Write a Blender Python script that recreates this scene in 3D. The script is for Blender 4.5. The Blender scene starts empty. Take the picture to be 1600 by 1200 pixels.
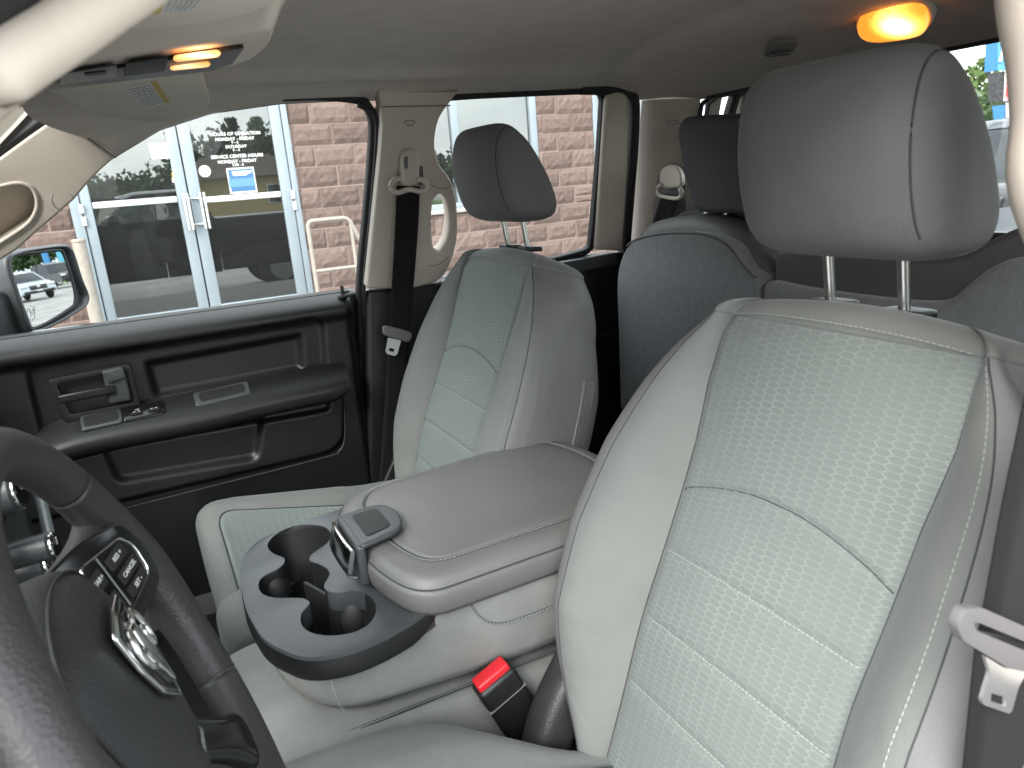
import bpy, bmesh, math, random
import numpy as np
from mathutils import Vector, Matrix
random.seed(7); rng = np.random.default_rng(7)
PI = math.pi
SC = bpy.context.scene
COL = SC.collection

# ------------------------------------------------------------------ camera
# world: +X towards the truck's tail, +Y towards its passenger side, +Z up, metres
CAM_YAW, CAM_PITCH, CAM_ROLL = 26.0, 15.6, 4.6
CAM_F = 1148.0                       # focal length in pixels of the 1600 wide photograph
CAM_LOC = np.array((0.0, -0.863, 1.62))
def cam_basis():
    y, p, r = map(math.radians, (CAM_YAW, CAM_PITCH, CAM_ROLL))
    fw = np.array([math.sin(y)*math.cos(p), math.cos(y)*math.cos(p), -math.sin(p)])
    rt = np.array([math.cos(y), -math.sin(y), 0.0]); up = np.cross(rt, fw)
    return math.cos(r)*rt - math.sin(r)*up, math.sin(r)*rt + math.cos(r)*up, fw
IR, IU, FW = cam_basis()
cam = bpy.data.cameras.new('camera'); cam_o = bpy.data.objects.new('camera', cam); COL.objects.link(cam_o)
cam.sensor_width = 36; cam.lens = CAM_F*36/1600; cam.clip_start = 0.02; cam.clip_end = 900
m = Matrix.Identity(4)
for i in range(3):
    m[i][0], m[i][1], m[i][2], m[i][3] = IR[i], IU[i], -FW[i], CAM_LOC[i]
cam_o.matrix_world = m
cam.dof.use_dof = True; cam.dof.focus_distance = 1.25; cam.dof.aperture_fstop = 12.0
SC.camera = cam_o

# ------------------------------------------------------------------ world, sun, exposure
SUN_EL, SUN_AZ = math.radians(37), math.radians(228)
wd = bpy.data.worlds.new('World'); SC.world = wd; wd.use_nodes = True
nt = wd.node_tree; nt.nodes.clear()
out = nt.nodes.new('ShaderNodeOutputWorld'); bg = nt.nodes.new('ShaderNodeBackground')
sky = nt.nodes.new('ShaderNodeTexSky'); sky.sky_type = 'NISHITA'; sky.sun_disc = False
sky.sun_elevation = SUN_EL; sky.sun_rotation = SUN_AZ; sky.air_density = 1.0; sky.dust_density = 2.0
tc = nt.nodes.new('ShaderNodeTexCoord'); mp = nt.nodes.new('ShaderNodeMapping'); mp.inputs['Scale'].default_value = (1.6, 1.6, 4.2)
nz = nt.nodes.new('ShaderNodeTexNoise'); nz.inputs['Scale'].default_value = 1.5; nz.inputs['Detail'].default_value = 7; nz.inputs['Roughness'].default_value = .55
cr_ = nt.nodes.new('ShaderNodeValToRGB')
cr_.color_ramp.elements[0].position = .33; cr_.color_ramp.elements[0].color = (4.3, 4.9, 5.5, 1)
cr_.color_ramp.elements[1].position = .66; cr_.color_ramp.elements[1].color = (9.4, 9.6, 9.6, 1)
mx = nt.nodes.new('ShaderNodeMix'); mx.data_type = 'RGBA'; mx.inputs[0].default_value = .86      # overcast: mostly cloud
nt.links.new(tc.outputs['Generated'], mp.inputs['Vector']); nt.links.new(mp.outputs[0], nz.inputs['Vector'])
nt.links.new(nz.outputs['Fac'], cr_.inputs[0]); nt.links.new(sky.outputs[0], mx.inputs[6]); nt.links.new(cr_.outputs[0], mx.inputs[7])
nt.links.new(mx.outputs[2], bg.inputs['Color']); bg.inputs['Strength'].default_value = .15
nt.links.new(bg.outputs[0], out.inputs['Surface'])
sl = bpy.data.lights.new('sun', 'SUN'); sl.energy = 1.5; sl.angle = math.radians(30); sl.color = (1, .97, .93)
so = bpy.data.objects.new('sun', sl); COL.objects.link(so)
sd = Vector((math.sin(SUN_AZ)*math.cos(SUN_EL), math.cos(SUN_AZ)*math.cos(SUN_EL), math.sin(SUN_EL)))
so.rotation_euler = sd.to_track_quat('Z', 'Y').to_euler(); so.location = (0, -8, 12)
vs = SC.view_settings; vs.view_transform = 'Standard'; vs.look = 'None'; vs.gamma = 1; vs.use_curve_mapping = False
vs.exposure = 2.06
SC.render.engine = 'CYCLES'; SC.cycles.use_denoising = True
SC.cycles.max_bounces = 10; SC.cycles.diffuse_bounces = 5; SC.cycles.glossy_bounces = 5; SC.cycles.transparent_max_bounces = 16
SC.cycles.caustics_reflective = False; SC.cycles.caustics_refractive = False; SC.cycles.sample_clamp_indirect = 6

# ------------------------------------------------------------------ helpers
def ray(u, v): return IR*(u-800)/CAM_F + IU*(600-v)/CAM_F + FW
def on(u, v, axis, val):
    """survey: the point of the plane axis = val seen at photo position (u, v)"""
    d = ray(u, v); i = 'xyz'.index(axis); return CAM_LOC + d*((val-CAM_LOC[i])/d[i])
def far(u, v, dep): return CAM_LOC + ray(u, v)*dep
SIDE_Z, SIDE_Y, SIDE_K = 1.407, .765, -.28
def on_side(u, v, off=0.0):
    """survey on the leaning plane of the passenger side glass, off metres inboard"""
    d = ray(u, v); y0 = SIDE_Y-off
    t = (y0+SIDE_K*(CAM_LOC[2]-SIDE_Z)-CAM_LOC[1])/(d[1]-SIDE_K*d[2]); return CAM_LOC+d*t
def V3(*a): return np.array(a, float)
def unit(v): v = np.asarray(v, float); return v/np.linalg.norm(v)
def cr(pts, n=8, closed=False):
    """Catmull-Rom resample"""
    P = [np.asarray(p, float) for p in pts]; k = len(P); res = []
    rngi = range(k) if closed else range(k-1)
    for i in rngi:
        p1, p2 = P[i], P[(i+1) % k]
        p0 = P[(i-1) % k] if closed or i > 0 else 2*p1-p2
        p3 = P[(i+2) % k] if closed or i < k-2 else 2*p2-p1
        for j in range(n):
            t = j/n
            res.append(.5*((2*p1)+(p2-p0)*t+(2*p0-5*p1+4*p2-p3)*t*t+(3*p1-p0-3*p2+p3)*t**3))
    if not closed: res.append(P[-1])
    return np.array(res)
def fillet(poly, r, n=5):
    P = [np.asarray(p, float) for p in poly]; k = len(P); res = []
    rs = r if isinstance(r, (list, tuple)) else [r]*k
    for i in range(k):
        p, a, b = P[i], P[i-1]-P[i], P[(i+1) % k]-P[i]
        la, lb = np.linalg.norm(a), np.linalg.norm(b); rr = min(rs[i], la*.49, lb*.49)
        if rr <= 1e-6: res.append(p); continue
        A, B = p+a/la*rr, p+b/lb*rr
        for j in range(n+1):
            t = j/n; res.append((1-t)**2*A+2*t*(1-t)*p+t*t*B)
    return res
def sstep(a, b, x):
    t = np.clip((np.asarray(x, float)-a)/(b-a), 0, 1); return t*t*(3-2*t)
def interp(x, xs, ys): return np.interp(x, xs, ys)

def mesh_obj(name, verts, faces, mat, parent=None, smooth=35, uvs=None):
    me = bpy.data.meshes.new(name); me.from_pydata([tuple(map(float, v)) for v in verts], [], [tuple(map(int, f)) for f in faces])
    return finish(name, me, mat, parent, smooth, uvs)
def finish(name, me, mat, parent=None, smooth=35, uvs=None):
    me.update()
    if uvs is not None:
        l = me.uv_layers.new(name='UVMap'); idx = np.empty(len(me.loops), np.int32); me.loops.foreach_get('vertex_index', idx)
        l.data.foreach_set('uv', np.asarray(uvs, np.float32)[idx].ravel())
    if smooth:
        me.polygons.foreach_set('use_smooth', [True]*len(me.polygons))
        if smooth < 180: me.set_sharp_from_angle(angle=math.radians(smooth))
    if mat is not None: me.materials.append(M[mat] if isinstance(mat, str) else mat)
    o = bpy.data.objects.new(name, me); COL.objects.link(o)
    if parent is not None: o.parent = parent
    return o
def bm_obj(name, bm, mat, parent=None, smooth=35):
    bmesh.ops.recalc_face_normals(bm, faces=bm.faces)
    me = bpy.data.meshes.new(name); bm.to_mesh(me); bm.free(); return finish(name, me, mat, parent, smooth)
def grid(name, P, mat, parent=None, cu=False, cv=False, smooth=40, uv=None, flip=False):
    """P[i][j] surface grid"""
    P = np.asarray(P, float); nu, nv = P.shape[:2]; f = []
    for i in range(nu if cu else nu-1):
        a = i*nv; b = ((i+1) % nu)*nv
        for j in range(nv if cv else nv-1):
            k = (j+1) % nv; q = (a+j, b+j, b+k, a+k); f.append(q[::-1] if flip else q)
    return mesh_obj(name, P.reshape(-1, 3), f, mat, parent, smooth, None if uv is None else np.asarray(uv).reshape(-1, 2))
def loft(name, rings, mat, parent=None, caps=True, smooth=40, closed_ring=True):
    R = np.asarray(rings, float); nu, nv = R.shape[:2]; f = []
    for i in range(nu-1):
        for j in range(nv if closed_ring else nv-1):
            k = (j+1) % nv; f.append((i*nv+j, (i+1)*nv+j, (i+1)*nv+k, i*nv+k))
    if caps and closed_ring: f.append(tuple(range(nv))[::-1]); f.append(tuple((nu-1)*nv+j for j in range(nv)))
    bm = bmesh.new(); vs_ = [bm.verts.new(p) for p in R.reshape(-1, 3)]
    for q in f:
        try: bm.faces.new([vs_[i] for i in q])
        except ValueError: pass
    bmesh.ops.remove_doubles(bm, verts=bm.verts, dist=1e-6)
    return bm_obj(name, bm, mat, parent, smooth)
def frames(path, up):
    path = np.asarray(path, float); n = len(path); T = np.gradient(path, axis=0); res = []
    for i in range(n):
        t = unit(T[i]); s = np.cross(t, up)
        if np.linalg.norm(s) < 1e-5: s = np.cross(t, (1, .1, 0))
        s = unit(s); res.append((t, s, np.cross(s, t)))
    return res
def sweep(name, path, prof, mat, parent=None, up=(0, 0, 1), closed=False, scale=None, smooth=40, caps=True):
    """prof: list of (side, up) in metres, closed ring"""
    path = np.asarray(path, float); fr = frames(path, up)
    if closed:
        n = len(path); T = np.array([path[(i+1) % n]-path[i-1] for i in range(n)])
        fr = []
        for i in range(n):
            t = unit(T[i]); s = unit(np.cross(t, up)); fr.append((t, s, np.cross(s, t)))
    rings = []
    for i, p in enumerate(path):
        _, s, u = fr[i]; k = 1 if scale is None else scale[i]
        rings.append([p+s*a*k+u*b*k for a, b in prof])
    if closed: rings.append(rings[0]); 
    return loft(name, rings, mat, parent, caps and not closed, smooth)
def circle(r, n=10, sx=1, sy=1): return [(r*sx*math.cos(2*PI*i/n), r*sy*math.sin(2*PI*i/n)) for i in range(n)]
def rrect(w, h, r, n=4):
    return [tuple(p) for p in fillet([(-w/2, -h/2), (w/2, -h/2), (w/2, h/2), (-w/2, h/2)], r, n)]
def tube(name, path, r, mat, parent=None, n=10, up=(0, 0, 1), closed=False, smooth=60): return sweep(name, path, circle(r, n), mat, parent, up, closed, None, smooth)
def prism(name, poly, vec, mat, parent=None, bev=0.0, seg=3, hole=None, smooth=35):
    """planar 3D outline pushed along vec, rims rounded by bev"""
    bm = bmesh.new(); vec = Vector(vec)
    if hole is None:
        f = bm.faces.new([bm.verts.new(p) for p in poly]); fs = [f]
    else:
        ed = []
        for pl in (poly, hole):
            vv = [bm.verts.new(p) for p in pl]; ed += [bm.edges.new((vv[i], vv[(i+1) % len(vv)])) for i in range(len(vv))]
        r = bmesh.ops.triangle_fill(bm, edges=ed, use_beauty=True, use_dissolve=False); fs = [g for g in r['geom'] if isinstance(g, bmesh.types.BMFace)]
    r = bmesh.ops.extrude_face_region(bm, geom=fs)
    bmesh.ops.translate(bm, vec=vec, verts=[g for g in r['geom'] if isinstance(g, bmesh.types.BMVert)])
    bmesh.ops.recalc_face_normals(bm, faces=bm.faces)
    if bev > 0:
        ee = [e for e in bm.edges if len(e.link_faces) == 2 and e.calc_face_angle(0) > math.radians(55)]
        bmesh.ops.bevel(bm, geom=ee, offset=bev, segments=seg, profile=.5, affect='EDGES', clamp_overlap=True)
    return bm_obj(name, bm, mat, parent, smooth)
def box(name, c, s, mat, parent=None, bev=0.0, seg=2, R=None, smooth=35):
    bm = bmesh.new(); bmesh.ops.create_cube(bm, size=1)
    for v in bm.verts: v.co = Vector((v.co.x*s[0], v.co.y*s[1], v.co.z*s[2]))
    if bev > 0: bmesh.ops.bevel(bm, geom=list(bm.edges), offset=bev, segments=seg, profile=.5, affect='EDGES', clamp_overlap=True)
    mm = Matrix.Translation(Vector(c)) @ (R.to_4x4() if R is not None else Matrix.Identity(4)); bm.transform(mm)
    return bm_obj(name, bm, mat, parent, smooth)
def cyl(name, a, b, r, mat, parent=None, n=16, r2=None, bev=0.0):
    a, b = V3(*a), V3(*b); t = unit(b-a); s = unit(np.cross(t, (0, 0, 1) if abs(t[2]) < .9 else (1, 0, 0))); u = np.cross(t, s); r2 = r if r2 is None else r2
    ring = lambda p, q: [p+q*(s*math.cos(2*PI*i/n)+u*math.sin(2*PI*i/n)) for i in range(n)]
    rs = [ring(a, r), ring(b, r2)]
    if bev: rs = [ring(a, r-bev), ring(a+t*bev, r), ring(b-t*bev, r2), ring(b, r2-bev)]
    return loft(name, rs, mat, parent, True, 40)
def empty(name, loc=(0, 0, 0)):
    o = bpy.data.objects.new(name, None); o.empty_display_size = .1; COL.objects.link(o); o.location = loc; return o
def tag(o, label=None, cat=None, group=None, kind=None):
    if label: o['label'] = label
    if cat: o['category'] = cat
    if group: o['group'] = group
    if kind: o['kind'] = kind
    return o
def thing(name, label, cat, group=None): return tag(empty(name), label, cat, group)     # parts are modelled in world metres
def stitches(name, path, parent, mat='thread', step=.0055, ln=.0034, r=.0006, nrm=None):
    """a dotted line of thread along a path; many short raised stitches"""
    path = np.asarray(path, float); d = np.r_[0, np.cumsum(np.linalg.norm(np.diff(path, axis=0), axis=1))]
    vs_, fs = [], []
    for s0 in np.arange(0, d[-1]-ln, step):
        a = np.array([np.interp(s0, d, path[:, k]) for k in range(3)]); b = np.array([np.interp(s0+ln, d, path[:, k]) for k in range(3)])
        t = unit(b-a); s = unit(np.cross(t, (0, 0, 1) if abs(t[2]) < .9 else (1, 0, 0))); u = np.cross(t, s); k = len(vs_)
        for p, q in ((a-t*r, .3), (a+t*r, 1), (b-t*r, 1), (b+t*r, .3)):
            for x, y in ((1, 0), (0, 1), (-1, 0), (0, -1)): vs_.append(p+(s*x+u*y)*r*q)
        for i in range(3):
            for j in range(4): fs.append((k+4*i+j, k+4*i+(j+1) % 4, k+4*i+4+(j+1) % 4, k+4*i+4+j))
    return tag(mesh_obj(name, vs_, fs, mat, parent, 0), kind='stuff')
def poly_sdf(poly, X, Y):
    P = np.asarray(poly, float)[:, :2]; d = np.full(X.shape, 1e9); s = np.ones(X.shape)
    for i in range(len(P)):
        a, b = P[i], P[i-1]; ex, ey = b-a; wx, wy = X-a[0], Y-a[1]
        t = np.clip((wx*ex+wy*ey)/(ex*ex+ey*ey+1e-12), 0, 1); d = np.minimum(d, (wx-ex*t)**2+(wy-ey*t)**2)
        c1, c2, c3 = Y >= a[1], Y < b[1], ex*wy > ey*wx
        s = np.where((c1 & c2 & c3) | (~c1 & ~c2 & ~c3), -s, s)
    return s*np.sqrt(d)
def line_dist(path, X, Y):
    P = np.asarray(path, float); d = np.full(X.shape, 1e9)
    for a, b in zip(P[:-1], P[1:]):
        ex, ey = b-a; wx, wy = X-a[0], Y-a[1]; t = np.clip((wx*ex+wy*ey)/(ex*ex+ey*ey+1e-12), 0, 1)
        d = np.minimum(d, (wx-ex*t)**2+(wy-ey*t)**2)
    return np.sqrt(d)
def text(name, s, mat, parent, loc, xdir, ydir, size, align='CENTER', depth=.0004):
    cu = bpy.data.curves.new(name, 'FONT'); cu.body = s; cu.size = size; cu.align_x = align; cu.align_y = 'CENTER'; cu.extrude = depth; cu.resolution_u = 2; cu.offset = size*.018
    o = bpy.data.objects.new(name, cu); COL.objects.link(o)
    dg = bpy.context.evaluated_depsgraph_get(); me = bpy.data.meshes.new_from_object(o.evaluated_get(dg)); bpy.data.objects.remove(o)
    x, y = unit(xdir), unit(ydir); z = np.cross(x, y); mm = Matrix(((x[0], y[0], z[0], loc[0]), (x[1], y[1], z[1], loc[1]), (x[2], y[2], z[2], loc[2]), (0, 0, 0, 1)))
    me.transform(mm); me.materials.clear(); return finish(name, me, mat, parent, 0)

# ------------------------------------------------------------------ materials
M = {}
def mat(name, col, rough=.5, metal=0., spec=.5, bump=None, var=None, sheen=0., coat=0., emit=None, soft=None):
    """bump=(scale, strength, distance, detail); var=(scale, amount) gentle colour variation"""
    m = bpy.data.materials.new(name); m.use_nodes = True; n = m.node_tree.nodes; l = m.node_tree.links; b = n['Principled BSDF']
    b.inputs['Base Color'].default_value = (*col, 1); b.inputs['Roughness'].default_value = rough; b.inputs['Metallic'].default_value = metal
    b.inputs['Specular IOR Level'].default_value = spec; b.inputs['Sheen Weight'].default_value = sheen; b.inputs['Coat Weight'].default_value = coat
    if sheen: b.inputs['Sheen Roughness'].default_value = .4; b.inputs['Sheen Tint'].default_value = (.8, .85, .85, 1)
    tcn = n.new('ShaderNodeTexCoord')
    if emit: b.inputs['Emission Color'].default_value = (*emit[0], 1); b.inputs['Emission Strength'].default_value = emit[1]
    if bump:
        if len(bump) > 3 and bump[3] == 'grain':         # pebbled leather grain
            t = n.new('ShaderNodeTexVoronoi'); t.feature = 'SMOOTH_F1'; t.inputs['Scale'].default_value = bump[0]; t.inputs['Smoothness'].default_value = .6
        else:
            t = n.new('ShaderNodeTexNoise'); t.inputs['Scale'].default_value = bump[0]; t.inputs['Detail'].default_value = bump[3] if len(bump) > 3 else 2
        bp = n.new('ShaderNodeBump'); bp.inputs['Strength'].default_value = bump[1]; bp.inputs['Distance'].default_value = bump[2]
        l.new(tcn.outputs['Object'], t.inputs['Vector']); l.new(t.outputs[0], bp.inputs['Height']); l.new(bp.outputs[0], b.inputs['Normal'])
        if soft:                                        # gentle dents and pull of the stuffing
            t2 = n.new('ShaderNodeTexNoise'); t2.inputs['Scale'].default_value = soft[0]; t2.inputs['Detail'].default_value = 3; t2.inputs['Distortion'].default_value = .4
            b2 = n.new('ShaderNodeBump'); b2.inputs['Strength'].default_value = .5; b2.inputs['Distance'].default_value = soft[1]
            l.new(tcn.outputs['Object'], t2.inputs['Vector']); l.new(t2.outputs[0], b2.inputs['Height']); l.new(b2.outputs[0], bp.inputs['Normal'])
    if var:
        t = n.new('ShaderNodeTexNoise'); t.inputs['Scale'].default_value = var[0]; t.inputs['Detail'].default_value = 5
        r = n.new('ShaderNodeMapRange'); r.inputs[1].default_value = .3; r.inputs[2].default_value = .7; r.inputs[3].default_value = 1-var[1]; r.inputs[4].default_value = 1+var[1]
        mm = n.new('ShaderNodeMix'); mm.data_type = 'RGBA'; mm.blend_type = 'MULTIPLY'; mm.inputs[0].default_value = 1; mm.inputs[6].default_value = (*col, 1)
        l.new(tcn.outputs['Object'], t.inputs['Vector']); l.new(t.outputs['Fac'], r.inputs[0]); l.new(r.outputs[0], mm.inputs[7]); l.new(mm.outputs[2], b.inputs['Base Color'])
        r2 = n.new('ShaderNodeMapRange'); r2.inputs[3].default_value = max(0, rough-.06); r2.inputs[4].default_value = min(1, rough+.08)
        l.new(t.outputs['Fac'], r2.inputs[0]); l.new(r2.outputs[0], b.inputs['Roughness'])
    M[name] = m; return m
mat('bolster', (.163, .170, .162), .82, spec=.3, bump=(900, .25, .001), var=(7, .09), sheen=.15, soft=(22, .006))
mat('seat_side', (.160, .160, .160), .55, spec=.4, bump=(520, .3, .0008, 'grain'), var=(6, .07), soft=(18, .005))
mat('headrest', (.122, .122, .122), .72, spec=.35, bump=(800, .3, .001), var=(8, .08), sheen=.08, soft=(20, .005))
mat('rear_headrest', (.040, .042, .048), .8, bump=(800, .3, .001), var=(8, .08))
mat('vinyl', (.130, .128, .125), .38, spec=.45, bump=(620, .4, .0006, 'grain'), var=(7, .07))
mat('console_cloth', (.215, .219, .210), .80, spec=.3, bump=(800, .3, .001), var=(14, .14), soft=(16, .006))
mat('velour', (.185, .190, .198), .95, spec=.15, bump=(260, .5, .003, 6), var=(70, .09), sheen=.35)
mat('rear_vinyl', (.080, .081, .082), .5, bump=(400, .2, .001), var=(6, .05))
mat('black_plastic', (.0095, .0098, .0105), .40, bump=(650, .35, .0008), var=(8, .12))
mat('tray_plastic', (.048, .052, .056), .34, bump=(900, .4, .0006), var=(14, .18))
mat('dark_recess', (.009, .009, .010), .55, bump=(500, .2, .0006))
mat('gloss_black', (.008, .008, .009), .12)
mat('rubber', (.012, .012, .013), .62)
mat('beige', (.60, .53, .46), .55, bump=(600, .18, .0006), var=(3, .04))
mat('headliner', (.72, .65, .595), .95, spec=.15, bump=(1100, .4, .0012, 4), var=(25, .06))
mat('overhead', (.70, .635, .56), .6, bump=(600, .15, .0006), var=(4, .04))
mat('visor', (.76, .70, .615), .8, bump=(900, .2, .0008), var=(8, .05))
mat('chrome', (.75, .75, .74), .14, metal=1)
mat('steel', (.62, .62, .60), .28, metal=1, bump=(300, .05, .0005))
mat('bright_steel', (.80, .80, .80), .33, metal=.85)
mat('tongue_grey', (.125, .12, .122), .5, bump=(500, .1, .0005))
mat('red_button', (.62, .02, .03), .35, bump=(200, .1, .0005))
mat('thread', (.30, .32, .305), .8)
mat('dark_thread', (.045, .05, .05), .85)
mat('wheel_leather', (.030, .0285, .029), .45, spec=.5, bump=(420, .38, .0009, 'grain'), var=(40, .06))
mat('wheel_smooth', (.034, .032, .032), .50, bump=(420, .12, .0006), var=(9, .12))
mat('airbag', (.026, .027, .029), .44, bump=(420, .5, .0008, 'grain'), var=(7, .1))
mat('silver_trim', (.42, .46, .48), .3, metal=.6)
mat('white_print', (.75, .75, .72), .6)
mat('carpet', (.018, .018, .019), .95, bump=(300, .5, .004, 5))
mat('label_white', (.86, .86, .83), .7)
mat('label_yellow', (.62, .50, .12), .7)
mat('ink', (.20, .20, .20), .8)
mat('paint_black', (.012, .013, .015), .25, coat=.6)
mat('lamp_amber', (.75, .33, .07), .3, emit=((1, .36, .045), 1.15))
mat('lamp_hot', (1, .85, .6), .3, emit=((1, .74, .36), 9))
mat('frame_alu', (.26, .30, .33), .45, metal=.15, var=(3, .05))
mat('handle_alu', (.62, .62, .60), .35, metal=.7)
mat('rail_paint', (.29, .255, .22), .55, var=(20, .12))
mat('mortar', (.27, .20, .175), .95, bump=(60, .4, .006))
mat('sign_blue', (.045, .20, .48), .45); mat('sign_teal', (.10, .36, .52), .45); mat('sign_red', (.70, .06, .08), .5); mat('sign_white', (.78, .72, .70), .5)
mat('stone_dark', (.055, .056, .06), .8, bump=(8, .6, .02, 6), var=(14, .5))
mat('tree_bark', (.07, .055, .042), .9, bump=(30, .5, .01))
mat('tyre', (.018, .018, .018), .8); mat('rim_alu', (.45, .45, .46), .35, metal=.8)
mat('car_silver', (.42, .47, .50), .3, metal=.35, coat=.5); mat('car_dark', (.014, .014, .017), .25, coat=.5); mat('car_grey', (.33, .34, .35), .3, metal=.3, coat=.5)
mat('car_glass', (.02, .025, .03), .06); mat('head_lamp', (.7, .72, .75), .15)
mat('house_tan', (.40, .30, .165), .85, bump=(3, .2, .02), var=(2, .06)); mat('roof_brown', (.075, .058, .048), .9, bump=(8, .4, .02), var=(4, .15)); mat('white_paint', (.58, .59, .58), .55, var=(4, .05))
mat('poster_blue', (.04, .13, .27), .5); mat('poster_light', (.09, .22, .33), .5); mat('paper', (.58, .59, .58), .7)
mat('concrete', (.33, .32, .30), .9, bump=(30, .4, .006, 5), var=(3, .15))
mat('fence_wood', (.34, .28, .21), .85, var=(2, .15))

def nodes_of(name): m = M[name]; return m, m.node_tree.nodes, m.node_tree.links
def honeycomb(name, base, line, sx, sy, strength):
    """woven honeycomb: elongated hexagon threads drawn on a darker ground, UV in metres"""
    m = mat(name, base, .84, spec=.3, sheen=.15); n, l = m.node_tree.nodes, m.node_tree.links; b = n['Principled BSDF']
    uv = n.new('ShaderNodeUVMap'); sp = n.new('ShaderNodeSeparateXYZ'); l.new(uv.outputs[0], sp.inputs[0])
    def mth(op, a, c=None, d=None):
        q = n.new('ShaderNodeMath'); q.operation = op
        for i, x in enumerate((a, c, d)):
            if x is None: continue
            if isinstance(x, (int, float)): q.inputs[i].default_value = x
            else: l.new(x, q.inputs[i])
        return q.outputs[0]
    # gentle irregularity of the weave
    wz = n.new('ShaderNodeTexNoise'); wz.inputs['Scale'].default_value = 60; l.new(uv.outputs[0], wz.inputs['Vector'])
    wob = mth('MULTIPLY', mth('SUBTRACT', wz.outputs['Fac'], .5), .14)
    Y = mth('ADD', mth('DIVIDE', sp.outputs['X'], sx), wob); X = mth('ADD', mth('DIVIDE', sp.outputs['Y'], sy), wob)      # cells of 1 x sqrt3
    R3 = 1.7320508
    def cell(ox, oy):
        px = mth('SUBTRACT', mth('WRAP', mth('ADD', X, ox), 1.0, 0.0), .5)
        py = mth('SUBTRACT', mth('WRAP', mth('ADD', Y, oy), R3, 0.0), R3/2)
        ax, ay = mth('ABSOLUTE', px), mth('ABSOLUTE', py)
        return mth('MAXIMUM', ax, mth('ADD', mth('MULTIPLY', ax, .5), mth('MULTIPLY', ay, R3/2)))      # hex distance 0 .. .5
    d = mth('MINIMUM', cell(0, 0), cell(.5, R3/2))
    mr = n.new('ShaderNodeMapRange'); mr.interpolation_type = 'SMOOTHSTEP'; mr.inputs[1].default_value = .395; mr.inputs[2].default_value = .455; l.new(d, mr.inputs[0])
    mr2 = n.new('ShaderNodeMapRange'); mr2.interpolation_type = 'SMOOTHSTEP'; mr2.inputs[1].default_value = .475; mr2.inputs[2].default_value = .50; mr2.inputs[3].default_value = 1; mr2.inputs[4].default_value = .55; l.new(d, mr2.inputs[0])
    pn = n.new('ShaderNodeTexNoise'); pn.inputs['Scale'].default_value = 7; pn.inputs['Detail'].default_value = 4; l.new(uv.outputs[0], pn.inputs['Vector'])
    pr = n.new('ShaderNodeMapRange'); pr.inputs[1].default_value = .3; pr.inputs[2].default_value = .7; pr.inputs[3].default_value = .12; pr.inputs[4].default_value = 1; l.new(pn.outputs['Fac'], pr.inputs[0])
    fac = mth('MULTIPLY', mth('MULTIPLY', mr.outputs[0], mr2.outputs[0]), mth('MULTIPLY', pr.outputs[0], strength))
    mx = n.new('ShaderNodeMix'); mx.data_type = 'RGBA'; mx.inputs[6].default_value = (*base, 1); mx.inputs[7].default_value = (*line, 1); l.new(fac, mx.inputs[0])
    fn = n.new('ShaderNodeTexNoise'); fn.inputs['Scale'].default_value = 1300; l.new(uv.outputs[0], fn.inputs['Vector'])
    fm = n.new('ShaderNodeMapRange'); fm.inputs[3].default_value = .86; fm.inputs[4].default_value = 1.12; l.new(fn.outputs['Fac'], fm.inputs[0])
    mm = n.new('ShaderNodeMix'); mm.data_type = 'RGBA'; mm.blend_type = 'MULTIPLY'; mm.inputs[0].default_value = 1; l.new(mx.outputs[2], mm.inputs[6]); l.new(fm.outputs[0], mm.inputs[7])
    l.new(mm.outputs[2], b.inputs['Base Color'])
    bp = n.new('ShaderNodeBump'); bp.inputs['Strength'].default_value = .35; bp.inputs['Distance'].default_value = .0012
    l.new(mth('ADD', mr.outputs[0], mth('MULTIPLY', fn.outputs['Fac'], .25)), bp.inputs['Height']); l.new(bp.outputs[0], b.inputs['Normal'])
    return m
honeycomb('honeycomb', (.152, .174, .164), (.232, .256, .242), .0165, .0066, .95)

def webbing(name, col):
    """seat belt webbing: fine herringbone along the strap, UV in metres"""
    m = mat(name, col, .8, spec=.2, sheen=.05); n, l = m.node_tree.nodes, m.node_tree.links; b = n['Principled BSDF']
    uv = n.new('ShaderNodeUVMap'); w = n.new('ShaderNodeTexWave'); w.wave_type = 'BANDS'; w.bands_direction = 'DIAGONAL'; w.inputs['Scale'].default_value = 190; w.inputs['Distortion'].default_value = .4
    l.new(uv.outputs[0], w.inputs['Vector']); mx = n.new('ShaderNodeMix'); mx.data_type = 'RGBA'
    mx.inputs[6].default_value = (*[c*.7 for c in col], 1); mx.inputs[7].default_value = (*[c*1.4 for c in col], 1); l.new(w.outputs['Fac'], mx.inputs[0]); l.new(mx.outputs[2], b.inputs['Base Color'])
    bp = n.new('ShaderNodeBump'); bp.inputs['Strength'].default_value = .4; bp.inputs['Distance'].default_value = .001; l.new(w.outputs['Fac'], bp.inputs['Height']); l.new(bp.outputs[0], b.inputs['Normal'])
webbing('webbing', (.0085, .0078, .0075))

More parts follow.
